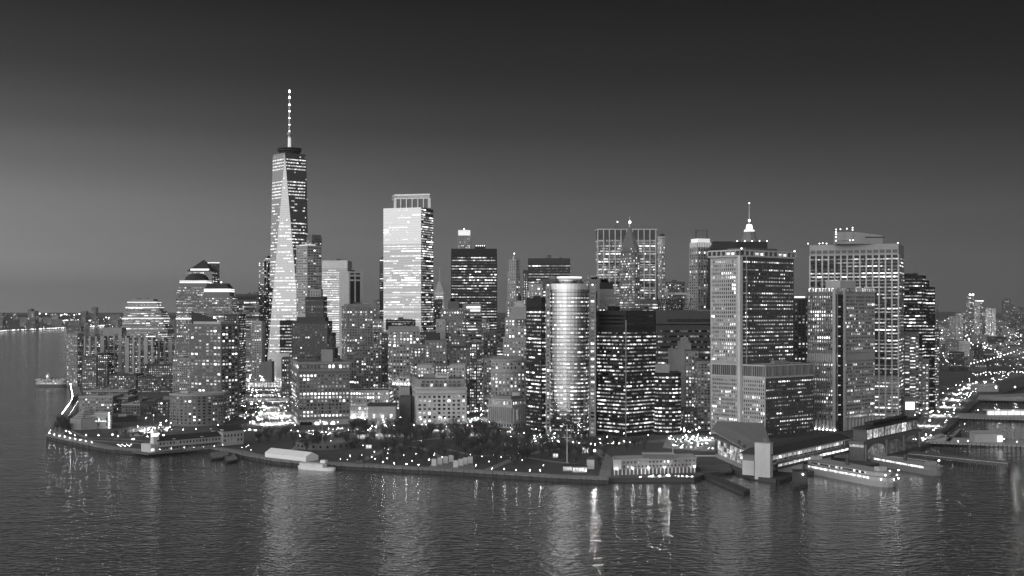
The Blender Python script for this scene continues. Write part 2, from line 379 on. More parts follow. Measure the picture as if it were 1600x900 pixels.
for a, b_ in zip(shore[6:], shore[7:]):
    dx, dy = b_[0]-a[0], b_[1]-a[1]; ln = sqrt(dx*dx+dy*dy); nx, ny = dy/ln, -dx/ln; k = int(ln/5)
    for j in range(k):
        q = random.Random(j*7 + int(ln)).uniform(.1, .9); t_ = (j+q)/k; fd.tube((a[0]+dx*t_+nx*.9, a[1]+dy*t_+ny*.9, -2), (a[0]+dx*t_+nx*.9, a[1]+dy*t_+ny*.9, 3 + 1.6*q), .3, .28, 6)
fd.build('fender_pile', plain('dark_timber', .05, .9), r)['kind'] = 'stuff'
rl_ = MB()
for a, b_ in zip(shore[6:], shore[7:]):
    dx, dy = b_[0]-a[0], b_[1]-a[1]; ln = sqrt(dx*dx+dy*dy); ox, oy = -dy/ln*.6, dx/ln*.6; k = max(1, int(ln/6))
    for z in (4.0, 4.55): rl_.tube((a[0]+ox, a[1]+oy, z), (b_[0]+ox, b_[1]+oy, z), .07, .07, 4)
    for j in range(k): rl_.tube((a[0]+dx*j/k+ox, a[1]+dy*j/k+oy, 3.4), (a[0]+dx*j/k+ox, a[1]+dy*j/k+oy, 4.6), .08, .08, 4)
tag(rl_.build('railing', STEEL), 'long thin metal railing along the top of the park seawall', 'railing')
w.build('wall', SEAW, r); cp_.build('coping', wall_mat(.24), r)
def hill(x0, x1, d, z, seed, n=40):
    r = random.Random(seed); w = MB(); top = []
    for i in range(n + 1):
        top.append((x0 + (x1-x0)*i/n, z * (.75 + .25*sin(i*.5+seed) * .6 + r.uniform(-.06, .06))))
    for (xa, za), (xb, zb) in zip(top, top[1:]):
        w.quad((xa, d-900, 2), (xb, d-900, 2), (xb, d, zb), (xa, d, za)); w.quad((xa, d, za), (xb, d, zb), (xb, d+900, 2), (xa, d+900, 2))
    tag(w.build('hills', plain('far_land', .04, .95)), kind='structure')
hill(-9500, -2950, 13500, 95, 1); hill(-3000, 9500, 21000, 110, 3, 60)
# ---------------------------------------------------------------- roads, paths and lawns
ASPH = plain('asphalt', .11, .85, var=.6, scale=.08); PAVE = plain('paving', .2, .9, var=.6, scale=.12); LAWN = plain('winter_lawn', .065, 1, var=.8, scale=.06)
PAINT = plain('road_paint', .6, .8)
def strip(name, pts, wd, z, mat):
    w = MB(); l_, r_ = [], []
    for i, p in enumerate(pts):
        a = pts[max(0, i-1)]; c = pts[min(len(pts)-1, i+1)]; dx, dy = c[0]-a[0], c[1]-a[1]; ln = sqrt(dx*dx+dy*dy)
        nx, ny = -dy/ln, dx/ln; q = wd[i] if isinstance(wd, list) else wd
        l_.append((p[0]+nx*q/2, p[1]+ny*q/2, z)); r_.append((p[0]-nx*q/2, p[1]-ny*q/2, z))
    for i in range(len(pts)-1): w.quad(r_[i], r_[i+1], l_[i+1], l_[i])
    return tag(w.build(name, mat), kind='structure')
west = [GD(430, 664), GD(424, 640), GD(416, 615), GD(405, 590), GD(398, 577), GD(392, 560)]
strip('road', west, [62, 62, 66, 74, 84, 84], 3.02, ASPH)
for o in (-14, -5, 5, 14): strip('road_markings', [(x + o, y) for x, y in west], .5, 3.03, PAINT)
batt = [GD(250, 690), GD(330, 678), GD(400, 672), GD(470, 674), GD(560, 668), GD(640, 664), GD(740, 668), GD(830, 684), GD(930, 694), GD(1020, 690), GD(1100, 683)]
strip('road', batt, 24, 3.025, ASPH); strip('road_markings', batt, .5, 3.035, PAINT)
bway = [GD(742, 664), GD(752, 640), GD(757, 620), GD(762, 600)]; strip('road', bway, 24, 3.03, ASPH)
gwch = [GD(640, 664), GD(632, 640), GD(625, 620)]; strip('road', gwch, 22, 3.03, ASPH)
fdr = [GD(1400, 700), GD(1440, 676), GD(1470, 648), GD(1500, 618), GD(1530, 600), GD(1600, 582), (1700, 2850)]
strip('road', fdr, [30, 34, 38, 44, 44, 40, 40], 3.03, ASPH)
for o in (-9, 0, 9): strip('road_markings', [(x + o, y) for x, y in fdr], .4, 3.04, PAINT)
prom = [(x - 0, y + 13) for x, y in shore[6:]]; strip('path', prom, 15, 3.014, PAVE)
espl = [(x + 9, y) for x, y in shore[:7]]; strip('path', espl, 14, 3.014, PAVE)
for pts, wd in (([GD(470, 720), GD(560, 723), GD(660, 730), GD(760, 736), GD(860, 741), GD(930, 744)], 4), ([GD(690, 700), GD(740, 712), GD(800, 712), GD(870, 722), GD(930, 728)], 6), ([GD(120, 686), GD(170, 690), GD(235, 694)], 7), ([GD(100, 668), GD(135, 684), GD(190, 686), GD(235, 690)], 5), ([GD(930, 702), GD(950, 716), GD(945, 744)], 9), ([GD(556, 724), GD(600, 704), GD(640, 690), GD(700, 683), GD(760, 680)], 7), ([GD(700, 732), GD(690, 715), GD(660, 700), GD(600, 694)], 6), ([GD(760, 735), GD(800, 718), GD(840, 706), GD(880, 700)], 7), ([GD(440, 716), GD(470, 694), GD(520, 684), GD(580, 682)], 6)):
    strip('path', pts, wd, 3.02, PAVE)
for pts in ([(575, 700), (640, 708), (690, 712), (700, 690), (640, 684), (590, 690)], [(745, 732), (840, 738), (860, 715), (800, 700), (745, 706)], [(470, 718), (540, 725), (560, 712), (470, 704)], [(880, 720), (905, 735), (930, 700), (890, 698)], [(82, 676), (118, 686), (125, 672), (100, 655)]):
    w = MB(); p = [GD(x, y) for x, y in pts]
    if sum(p[i][0]*p[(i+1) % len(p)][1] - p[(i+1) % len(p)][0]*p[i][1] for i in range(len(p))) < 0: p.reverse()
    w.add([(x, y, 3.008) for x, y in p], [tuple(range(len(p)))]); tag(w.build('lawn', LAWN), kind='structure')
plaza = [GD(x, y) for x, y in ((1035, 700), (1118, 706), (1116, 682), (1045, 676))]
w = MB(); w.add([(x, y, 3.045) for x, y in plaza], [(0, 1, 2, 3)]); tag(w.build('plaza_pavement', PAVE), kind='structure')
# ================================================================ buildings, left to right
def lit_strip(b, poly, z0, z1, g=1.5, name='lit_band'):     # a continuous band of lit glazing or cove light round a storey
    m = MB(); m.prism(grow(poly, .25), z0, z1, g=g); o = m.build(name, glow_mat('band_light_%d' % round(g*10), g, False), b.root); return o
SLAB = st(RESID, bw=13, ww=.12, wh=.9, lit=0)
# --- apartment slabs on the river
simple('slim two-tone apartment block with lit balconies at the river edge', cbox(104, 121, 131, 2180, 62), 522, st(RESID, lit=.26, bw=4), .2, 'apartment_block', 1)
def slabs(label, x0, x1, yt, d, nb, seed):
    p = fbox(x0, x1, d, 22); b = Bld(label, p, .10, 'apartment_block', seed=seed); zt = ZT(yt, d)
    b.tier(p, 3, zt, st(RESID, lit=.38, bw=3.2, ww=.6))
    for i in range(nb + 1):                                   # pale full-height piers
        x = PX(x0 + (x1 - x0) * i / nb, d); w = 3.4 if i % 3 else 6.5
        b.part('pier', wall_mat(.36), lambda m: m.box(x, d - .8, w, 1.7, 3, zt + 1.5))
    b.plant(p, 2, 5, zt); b.done()
slabs('pale-piered apartment slab next to the riverside apartment block', 131, 160, 527, 2260, 3, 4)
slabs('apartment slab with one very wide pale pier, second of the four', 160, 197, 526, 2290, 4, 5)
slabs('pale-piered apartment slab below the round-topped tower, third of the four', 199, 238, 529, 2260, 4, 6)
slabs('pale-piered apartment slab beside the domed towers, fourth of the four', 240, 275, 533, 2300, 4, 7)
simple('dark square apartment block with flat top before the pale piers', fbox(128, 151, 2080, 30), 557, st(RESID, lit=.42), .10, 'apartment_block', 2)
simple('black narrow apartment block between two lit apartment blocks', fbox(152, 169, 2060, 30), 553, st(RESID, lit=.18), .035, 'apartment_block', 1)
simple('low dark brick block with flat roof below the pale piers', fbox(170, 213, 2010, 40), 586, st(RESID, lit=.28), .07, 'apartment_block', 2)
simple('low wide dark brick block below the fourth pale slab', fbox(215, 268, 1990, 40), 590, st(RESID, lit=.26), .07, 'apartment_block', 2)
# --- round-shouldered lit tower
d = 2600; b = Bld('rounded pale office tower tapering to a flat top with bright bands', fbox(188, 256, d, 60), .3)
prof = [(188, 258, 560, 511), (191, 255, 511, 496), (193, 252, 496, 487), (196, 248, 487, 479), (199, 245, 479, 471), (205, 240, 471, 468)]
for i, (a, c, y0, y1) in enumerate(prof):
    p = fbox(a, c, d + i*3, 55 - i*5); b.tier(p, ZT(y0, d) if i else 3, ZT(y1, d), st(RIBBON, lit=.75, B=.9, fh=4.2, mz=.4))
    if i in (1, 3, 4): lit_strip(b, p, ZT(y1, d) - 2.6, ZT(y1, d) - .8, .9, 'lit_cornice')
b.tier(fbox(170, 262, d - 14, 50), 3, ZT(516, d), st(RIBBON, lit=.75, B=.9)); b.done()
simple('low pale blank-walled block beside the rounded tower', fbox(161, 190, 2420, 30), 513, None, .3, 'low_block', 1)
# --- domed, pyramid and mansard towers
d = 2420; p = fbox(275, 327, d, 45); b = Bld('office tower with a dark round dome over bright cornice lines', p, .2)
RB = st(RIBBON, fh=4.1, lit=.55, B=.9, bw=3, mz=.5, ww=.8, run=.5)
b.tier(p, 3, ZT(452, d), RB); p2 = fbox(278, 325, d+2, 42); b.tier(p2, ZT(452, d), ZT(447, d), RB); p3 = fbox(281, 323, d+4, 38); b.tier(p3, ZT(447, d), ZT(442.5, d), None)
lit_strip(b, p3, ZT(442, d), ZT(440, d), 1.6, 'lit_cornice'); lit_strip(b, p3, ZT(439, d), ZT(438, d), .7, 'lit_cornice')
b.tier(inset(p3, .99), ZT(442.5, d), ZT(437.7, d), None, .12)
rd = (PX(321, d) - PX(284, d)) / 2; c = (PX(303, d), d + 23); dz = ZT(426, d) - ZT(437.7, d)
b.part('dome', ROOFDARK, lambda m: m.lathe(c[0], c[1], [(rd*cos(t), ZT(437.7, d) + dz*sin(t)) for t in [i*pi/16 for i in range(8)]] + [(.3, ZT(427, d))], 28), smooth=True); b.done()
d = 2560; p = fbox(289, 331, d, 50); b = Bld('taller office tower with a dark pyramid roof behind the dome', p, .3)
b.tier(p, 3, ZT(424, d), st(RB, lit=.5)); b.part('roof', ROOFDARK, lambda m: m.cone(grow(fbox(291.5, 330.5, d, 48), .6), ZT(423.9, d), (PX(314, d), d+25, ZT(405, d))))
lit_strip(b, fbox(298, 326, d+1.5, 5), ZT(422.6, d), ZT(420, d), 1.6, 'lit_dormer')
p2 = cbox(318, 327, 343, d + 40, 20); b.tier(p2, 3, ZT(410, d), st(RB, lit=.15), .1); lit_strip(b, p2, ZT(409.8, d), ZT(408.6, d), 1.1, 'lit_cornice'); b.done()
d = 2340; p = fbox(318, 363, d, 45); b = Bld('office tower with a dark cut-off mansard and twin bright lines', p, .19)
b.tier(p, 3, ZT(464, d), RB); p2 = fbox(319, 358.5, d+2, 40); b.tier(p2, ZT(464, d), ZT(456, d), None); lit_strip(b, p2, ZT(455.9, d), ZT(454, d), 2.0, 'lit_cornice'); lit_strip(b, p2, ZT(452.6, d), ZT(451.4, d), 1.8, 'lit_cornice')
b.tier(inset(p2, .985), ZT(456, d), ZT(450.5, d), None, .1)
b.part('roof', ROOFDARK, lambda m: m.prism(inset(p2, .97), ZT(450.6, d), ZT(442.5, d), top=inset(p2, .68)))
b.part('beacon_lamp', BEACON, lambda m: m.ball((PX(345, d), d+4, ZT(441, d)), 1.3)); b.done()
d = 2130; p = fbox(275, 297, d, 30); b = Bld('slim apartment tower with one bright line under its stepped top', p, .18, 'apartment_tower')
b.tier(p, 3, ZT(499, d), st(RESID, lit=.5, fh=3.6)); lit_strip(b, p, ZT(498.8, d), ZT(497, d), 1.6, 'lit_cornice'); b.tier(inset(p, .8), ZT(499, d), ZT(491, d), st(RESID, lit=.6)); b.done()
# --- hotel with black swept crown and its curved podium
d = 1500; p = cbox(297, 346, 372, d, 62); b = Bld('hotel tower with black swept crown and bright edge strip', p, .13, 'hotel_tower'); b.cap = 70
zt = ZT(508, d); b.tier(p, 3, zt, st(RESID, fh=3.9, bw=5.5, ww=.6, wh=.5, lit=.27, B=1.5, mode='each')); b.tier(inset(p, .86), zt, ZT(504, d), None, .35)
def crown(m):
    a, c_ = p[3], p[0]; n = 8
    for i in range(n):
        t0, t1 = i/n, (i+1)/n; f = lambda t: (a[0]+(c_[0]-a[0])*t*.82, a[1]+(c_[1]-a[1])*t*.82 + 6)
        h = lambda t: ZT(487 + 10*t + 2*t*t, d)
        (xa, ya), (xb, yb) = f(t0), f(t1)
        m.add([(xa, ya, zt+.3), (xb, yb, zt+.3), (xb, yb+2.5, zt+.3), (xa, ya+2.5, zt+.3), (xa, ya, h(t0)), (xb, yb, h(t1)), (xb, yb+2.5, h(t1)), (xa, ya+2.5, h(t0))],
              [(0,1,5,4), (1,2,6,5), (2,3,7,6), (3,0,4,7), (4,5,6,7)])
b.part('crown', plain('black_metal', .015, .6), crown)
b.part('beacon_lamp', BEACON, lambda m: m.ball((PX(334, d), d+3, ZT(496, d)), 1.2))
b.part('corner_pier', wall_mat(.42), lambda m: m.box(PX(297.6, d), p[3][1] - 1.2, 2.6, 2.4, 3, zt+1))
b.done()
d = 1432; p = bow(265, 349, d+14, 20, 34, 12); b = Bld('curved masonry podium block with pale parapet below the hotel', p, .17, 'apartment_block'); b.cap = 90
b.tier(p, 3, ZT(617, d), st(RESID, fh=3.5, bw=3.6, lit=.13, B=1.4, mode='each', full=0), roof=True); b.cornice(p, ZT(616, d), 1.5, .5, .34)
b.part('rooftop_machinery', wall_mat(.4), lambda m: m.box(PX(282, d), d+20, 9, 6, ZT(617, d)+.4, ZT(612.5, d))); b.done()
simple('dark apartment slab behind the hotel facing the lit avenue', fbox(350, 374, 1640, 40), 492, st(RESID, lit=.34), .06, 'apartment_tower', 1)
# --- office blocks along the lit avenue
d = 2450; p = fbox(368, 407, d, 45); b = Bld('square office block with dark flat cap and dense lit grid', p, .16)
b.tier(p, 3, ZT(470, d), st(BASE, fh=4, bw=2.6, ww=.75, wh=.5, lit=.72, run=.7, B=.75)); b.tier(inset(p, .96), ZT(470, d), ZT(462, d), st(BASE, lit=0, ww=.7), .08); b.tier(grow(p, .5), ZT(462, d), ZT(459, d), None, .12); b.done()
simple('slim pale apartment slab with vertical ribs beside the lit avenue', fbox(393, 409, 2210, 30), 503, st(RESID, lit=.22, fin=.7, finw=.8, bw=4), .38, 'apartment_tower', 1)
simple('low office block with lit ground floor where the avenue bends', fbox(366, 392, 2330, 30), 520, st(RIBBON, lit=.6, B=.8), .2, plant=1)
simple('blank pale service tower beside the memorial tower base', fbox(407, 425, 2200, 22), 566, None, .2, 'low_block', 1)
d = 2390; p = cbox(404, 413, 416, d, 70); b = Bld('slim dark glass tower left of the tapering tallest tower', p, wm=BLACKGLASS)
SP = st(BASE, glass=LITMIRROR, fh=3.6, bw=2.6, ww=.7, wh=.5, lit=.22, B=1.0, litonly=True, run=.3)
b.tier(p, 3, ZT(408, d), SP); b.tier(cbox(412, 419, 424, d+14, 60), 3, ZT(403, d), SP); lit_strip(b, cbox(415, 419, 423.5, d+14, 60), ZT(404.4, d), ZT(403.3, d), 1.0, 'lit_cornice'); b.done()
# --- the tallest tower: square base turning into an octagon and a square turned by 45 degrees
d = 2310; cx, cy_ = PX(452.3, d + 36), d + 36; s = 62.5; ang = radians(-5.5)
b = Bld('tallest tapering glass tower with chamfered corners and lit mast', [(cx, cy_)]*3, wm=MIRROR, name='skyscraper')
def R(x, y): return (cx + x*cos(ang) - y*sin(ang), cy_ + x*sin(ang) + y*cos(ang))
h = s/2; BZ, TZ = ZT(552, d), ZT(240.5, d)
Bc = [R(-h, -h), R(h, -h), R(h, h), R(-h, h)]; Tc = [R(0, -h), R(h, 0), R(0, h), R(-h, 0)]
def shaft(m):
    B3 = [(x, y, BZ) for x, y in Bc]; T3 = [(x, y, TZ) for x, y in Tc]
    for i in range(4):
        m.add([B3[i], B3[(i+1) % 4], T3[i]], [(0, 1, 2)]); m.add([B3[(i+1) % 4], T3[(i+1) % 4], T3[i]], [(0, 1, 2)])
    m.add(T3, [(0, 1, 2, 3)])
b.part('shaft', mirror_mat('shaft_glass', .195, .9, .04, 4.2, .84, .004), shaft)
rng = random.Random(12)
def tri_bands(face, upright, Bm, lit, tag_rows):
    nf = 62
    for k in range(nf):
        t = (k + .35) / nf; z = BZ + (TZ - BZ) * t; z2 = z + 2.0; t2 = (z2 - BZ) / (TZ - BZ)
        if upright: A, Bp, Cp = face
        if upright: e0 = lambda q: tuple(A[i] + (Cp[i]-A[i])*q for i in (0, 1)); e1 = lambda q: tuple(Bp[i] + (Cp[i]-Bp[i])*q for i in (0, 1))
        else:
            A, T1, T0 = face; e0 = lambda q: tuple(A[i] + (T0[i]-A[i])*q for i in (0, 1)); e1 = lambda q: tuple(A[i] + (T1[i]-A[i])*q for i in (0, 1))
        (xa, ya), (xb, yb) = e0(t), e1(t); (xc, yc), (xd, yd) = e0(t2), e1(t2)
        w_ = sqrt((xb-xa)**2 + (yb-ya)**2)
        if w_ < 3: continue
        nx, ny = (yb-ya)/w_, -(xb-xa)/w_; n = max(1, int(w_/2.6))
        row = tag_rows(k); on = False; m = MB()
        for j in range(n):
            if rng.random() > .6 or j == 0: on = rng.random() < (row if row is not None else lit)
            if not on: continue
            g = Bm * math.exp(rng.gauss(0, .4)); u0, u1 = j/n, (j+1)/n
            if u0 < .02: u0 = .02
            if u1 > .98: u1 = .98
            o = .25
            m.quad((xa+(xb-xa)*u0+nx*o, ya+(yb-ya)*u0+ny*o, z), (xa+(xb-xa)*u1+nx*o, ya+(yb-ya)*u1+ny*o, z), (xc+(xd-xc)*u1+nx*o, yc+(yd-yc)*u1+ny*o, z2), (xc+(xd-xc)*u0+nx*o, yc+(yd-yc)*u0+ny*o, z2), g=g)
        if m.f: m.build('window_band', LITMIRROR, b.root)['kind'] = 'stuff'
def rows(k): return .95 if k in (57, 58, 59, 60, 48, 49, 50, 51, 52, 53) else (.02 if k in (54, 55, 56, 47) else None)
def rows2(k): return .7 if k < 26 and k % 3 else (.12 if k > 40 else .35)
tri_bands((Bc[0], Bc[1], Tc[0]), True, .5, .3, rows2)
tri_bands((Bc[0], Tc[0], Tc[3]), False, .8, .4, rows); tri_bands((Bc[1], Tc[1], Tc[0]), False, .8, .5, rows); tri_bands((Bc[1], Bc[2], Tc[1]), True, .8, .4, rows2)
pod = [R(-h-.5, -h-.5), R(h+.5, -h-.5), R(h+.5, h+.5), R(-h-.5, h+.5)]
pm = plain('podium_glass_fins', .62, .35, .3, .5, .15)
b.part('podium', pm, lambda m: m.prism(pod, 3, BZ))
q0, q1 = pod[0], pod[1]; f = lambda t: (q0[0] + (q1[0]-q0[0])*t, q0[1] + (q1[1]-q0[1])*t - .4)
def lob(m): a, c_ = f(.55), f(.99); m.quad((a[0], a[1], 4), (c_[0], c_[1], 4), (c_[0], c_[1], ZT(584, d)), (a[0], a[1], ZT(584, d)), g=2.4)
b.part('lobby_window', GLASS, lob)
b.part('parapet', MIRROR2, lambda m: m.prism(inset([R(0, -h+.6), R(h-.6, 0), R(0, h-.6), R(-h+.6, 0)], .99), TZ, TZ + 3))
for i, (r_, y0) in enumerate(((19.5, 236.5), (21.5, 233), (22, 230))):
    b.part('antenna_ring', ROOFDARK, lambda m: m.lathe(cx, cy_, [(r_-1.2, ZT(y0, d)), (r_, ZT(y0, d)), (r_, ZT(y0-1.9, d)), (r_-1.2, ZT(y0-1.9, d))], 28))
for k in range(8): b.part('strut', METAL, lambda m: m.tube((cx+8*cos(k*pi/4), cy_+8*sin(k*pi/4), TZ), (cx+20*cos(k*pi/4), cy_+20*sin(k*pi/4), ZT(229, d)), .5, .5, 4))
mast = b.part('mast', STEEL, lambda m: (m.lathe(cx, cy_, [(3.4, TZ), (2.6, ZT(222, d)), (2.4, ZT(208, d)), (4.2, ZT(205, d)), (4.2, ZT(203, d)), (1.6, ZT(202, d)), (1.5, ZT(175, d)), (1.1, ZT(160, d)), (.7, ZT(138, d))], 10)))
b.part('mast_floodlight', glow_mat('mast_flood', .45, False), lambda m: m.lathe(cx, cy_, [(3.0, ZT(226, d)), (2.75, ZT(211, d))], 10), under=mast)  # dim glowing sleeve round the lower mast
for y in (137.5, 147, 158.5, 168.5, 179, 189.5, 199.5):
    b.part('mast_lamp', BEACON, lambda m: m.lathe(cx, cy_, [(1.7, ZT(y+1.5, d)), (1.5, ZT(y, d)), (.6, ZT(y-2.6, d))], 8), under=mast)
b.done()
# --- around the avenue's right side
d = 1770; p = cbox(463, 480, 503, d, 42); b = Bld('tall pale apartment tower with balconies before the tallest tower', p, .33, 'apartment_tower')
b.tier(p, 3, ZT(383, d), st(RESID, fh=3.6, bw=4.2, ww=.7, wh=.42, lit=.16, B=1.2)); p2 = cbox(479, 487, 503, d+8, 42); b.tier(p2, ZT(383, d), ZT(370, d), st(RESID, lit=.2), .14); lit_strip(b, cbox(468, 481, 493, d+2, 42), ZT(383.4, d), ZT(381.8, d), .9, 'lit_parapet')
b.part('parapet', wall_mat(.14), lambda m: m.prism(inset(p2, .9), ZT(370, d), ZT(366, d))); b.done()
d = 1610; p = fbox(477, 506, d, 30); b = Bld('black brick tower with a small lit crown house', p, .045)
b.tier(p, 3, ZT(465, d), st(PUNCH, lit=.05)); b.tier(inset(p, .6), ZT(465, d), ZT(453, d), st(PUNCH, lit=0), .3); lit_strip(b, inset(p, .45), ZT(461, d), ZT(459, d), 1.5, 'lit_crown'); b.done()
d = 1545; b = Bld('dark brick setback tower with scattered lit windows by the avenue', fbox(456, 510, d, 40), .06, 'apartment_tower'); b.cap = 50
b.tier(fbox(456, 512, d, 40), 3, ZT(503, d), st(RESID, lit=.09, B=1.5, mode='each')); b.tier(fbox(464, 508, d+3, 30), ZT(503, d), ZT(497, d), None); b.tier(fbox(512, 519, d+5, 34), 3, ZT(522, d), st(RESID, lit=.05)); b.tier(fbox(519, 523, d+8, 30), 3, ZT(546, d), None); b.done()
simple('narrow dark masonry block squeezed beside the avenue', fbox(452, 465, 1640, 40), 553, st(RESID, lit=.2), .12, 'low_block', 1)
d = 1440; p = cbox(456, 466, 547, d, 14); b = Bld('broad stone office block with cornices and arched lit base by the park', p, .16, 'masonry_block'); b.cap = 100
WHI = st(PUNCH, fh=4.1, bw=4.1, ww=.55, wh=.55, lit=.42, run=.6, B=1.5, mode='each')
b.tier(p, 3, ZT(657, d), None, .32); b.tier(p, ZT(657, d), ZT(581, d), WHI); b.tier(grow(p, .02), ZT(581, d), ZT(567, d), st(WHI, lit=.35, fh=5.5, wh=.65), .2)
b.cornice(p, ZT(580, d), 1.3, 1.0, .14); b.cornice(p, ZT(575.5, d), .8, .8, .14); b.cornice(p, ZT(567, d), 1.6, 1.6, .24); b.cornice(p, ZT(640, d), .8, .6, .2); b.cornice(p, ZT(656.5, d), 1.2, .9, .35)
def arch(m, px, lit=2.2):
    t = (px - 466) / (547 - 466); a = p[0]; c_ = p[1]; x = a[0]+(c_[0]-a[0])*t; y = a[1]+(c_[1]-a[1])*t; ux, uy = (c_[0]-a[0]), (c_[1]-a[1]); ln = sqrt(ux*ux+uy*uy); ux /= ln; uy /= ln
    zb, r_ = ZT(665, d), 2.6; pts = [(-r_, zb), (r_, zb)] + [(r_*cos(k*pi/8), zb + 1.6 + r_*sin(k*pi/8)) for k in range(9)]
    m.add([(x+ux*u+uy*.15, y+uy*u-ux*.15-.1, z) for u, z in pts], [tuple(range(len(pts)))], g=lit)
for px in (495, 508, 520): b.part('arched_window', GLASS, lambda m: arch(m, px))
for px in (472, 478, 484): b.part('window', GLASS, lambda m: arch(m, px, 0))
b.plant(p, 3, 5, ZT(567, d)); b.tank(PX(492, d), d+22, ZT(567, d)); b.tank(PX(524, d), d+25, ZT(567, d))
b.part('rooftop_house', wall_mat(.24), lambda m: m.box(PX(507, d), d+24, 13, 9, ZT(567, d)+.4, ZT(547, d))); b.done()
d = 2260; p = fbox(500, 543, d, 45, -3); b = Bld('glass office tower with horizontal bright floors and pale top band', p, wm=MIRROR2)
b.tier(p, 3, ZT(419, d), st(CURTAIN, lit=.72, B=.8, wh=.42)); m_ = plain('pale_screen', .55, .5, .2); b.tier(grow(p, .1), ZT(419, d), ZT(407, d), None, mat=m_); b.done()
d = 1950; p = cbox(530, 545, 567, d, 30); b = Bld('pale slab tower with blank flank and dark window bays', p, .4)
b.tier(p, 3, ZT(424, d), None); f = lambda px, y: toward(p[0], (cos(radians(30)), sin(radians(30))), px)
for x0, x1 in ((547, 553.5), (556, 562.5)):
    for y0, y1 in ((432, 436.5), (439, 500), (426.5, 429)):
        q0, q1 = f(x0, 0), f(x1, 0)
        b.part('window_bay', DARKGLASS, lambda m: m.quad((q0[0]+.1, q0[1]-.2, ZT(y1, d)), (q1[0]+.1, q1[1]-.2, ZT(y1, d)), (q1[0]+.1, q1[1]-.2, ZT(y0, d)), (q0[0]+.1, q0[1]-.2, ZT(y0, d))))
b.done()
d = 1740; p = cbox(534, 541, 583, d, 14); b = Bld('broad masonry apartment tower with pale left corner and many dark windows', p, .22, 'apartment_tower'); b.cap = 80
MA = st(RESID, fh=3.5, bw=3.4, ww=.55, wh=.55, lit=.14, B=1.4, mode='each')
b.tier(p, 3, ZT(479, d), MA); b.cornice(p, ZT(478.6, d), 1.2, .8); b.tier(inset(p, .85), ZT(479, d), ZT(476, d), None)
b.tier(fbox(544, 602, d-12, 30), 3, ZT(563, d), MA); b.tier(fbox(578, 592, d-14, 28), 3, ZT(545, d), MA); b.tier(fbox(552, 600, d-13, 28), 3, ZT(556, d), MA)
b.plant(p, 2, 4, ZT(476, d)); b.done()
d = 1530; p = fbox(546, 608, d, 40, -2); b = Bld('white floodlit low block with small square lit windows', p, .62, 'low_block'); b.cap = 90
zt = ZT(611, d); b.tier(p, 3, zt, st(PUNCH, fh=4.4, bw=3.2, ww=.5, wh=.5, lit=.8, B=1.6, mode='each'))
for k in range(4): b.part('floodlight', LAMPSOFT, lambda m: m.ball((PX(551 + k*15, d), d - 3.5, 5), 1.1))
b.done()
d = 1440; p = fbox(575, 618, d, 22); b = Bld('plain pale ventilation block with dark cap behind park trees', p, .34, 'ventilation_building')
b.tier(p, 3, ZT(635, d), None); b.tier(grow(p, .4), ZT(635, d), ZT(632.6, d), None, .05)
for px in (584, 598, 611): b.part('arched_window', GLASS, lambda m: m.quad((PX(px-1.8, d), d-.2, 11), (PX(px+1.8, d), d-.2, 11), (PX(px+1.8, d), d-.2, 15.5), (PX(px-1.8, d), d-.2, 15.5), g=1.2))
b.done()
# --- the bright mirror tower
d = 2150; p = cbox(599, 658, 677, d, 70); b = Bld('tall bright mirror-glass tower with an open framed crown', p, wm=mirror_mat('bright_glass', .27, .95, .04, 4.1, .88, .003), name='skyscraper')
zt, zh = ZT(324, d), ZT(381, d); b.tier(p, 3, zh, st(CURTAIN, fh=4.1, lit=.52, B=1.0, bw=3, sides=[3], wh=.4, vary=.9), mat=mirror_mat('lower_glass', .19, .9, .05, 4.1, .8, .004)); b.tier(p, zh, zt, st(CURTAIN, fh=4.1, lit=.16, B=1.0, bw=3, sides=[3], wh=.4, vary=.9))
b.windows(p, 3, zt, st(CURTAIN, fh=4.1, lit=.75, B=1.3, bw=3, sides=[0], wh=.5))
def at(t, o=0): return (p[3][0] + (p[0][0]-p[3][0])*t, p[3][1] + (p[0][1]-p[3][1])*t + o)
c0, c1 = toward(p[0], (-sin(radians(70)), cos(radians(70))), 616), (p[0][0] + 13, p[0][1] + 4)
cp = [ (c0[0]+1, c0[1]+6), (c1[0], c1[1]+6), (c1[0]-6, c1[1]+30), (c0[0]-6, c0[1]+30)]
b.part('crown', plain('louvre_screen', .13, .6), lambda m: m.prism(inset(cp, .95), zt, ZT(304, d)))
fr = plain('crown_frame', .62, .4, .2)
for i in range(7):
    t = i/6; x = cp[0][0] + (cp[1][0]-cp[0][0])*t; y = cp[0][1] + (cp[1][1]-cp[0][1])*t
    b.part('crown_mullion', fr, lambda m: m.box(x, y-.3, 4.6 if i in (0, 6) else 1.7, 1.4, zt, ZT(308.5, d)))
for y0, y1 in ((304.4, 301.8), (309.3, 307.6), (306.6, 305.6)):
    b.part('crown_rail', fr, lambda m: m.prism(grow(cp, .6), ZT(y0, d), ZT(y1, d)))
b.done()
simple('slender dark tower sliver left of the bright mirror tower', fbox(593, 601, 2230, 30), 403, st(CURTAIN, lit=.35, B=.9), .1, mat=BLACKGLASS)
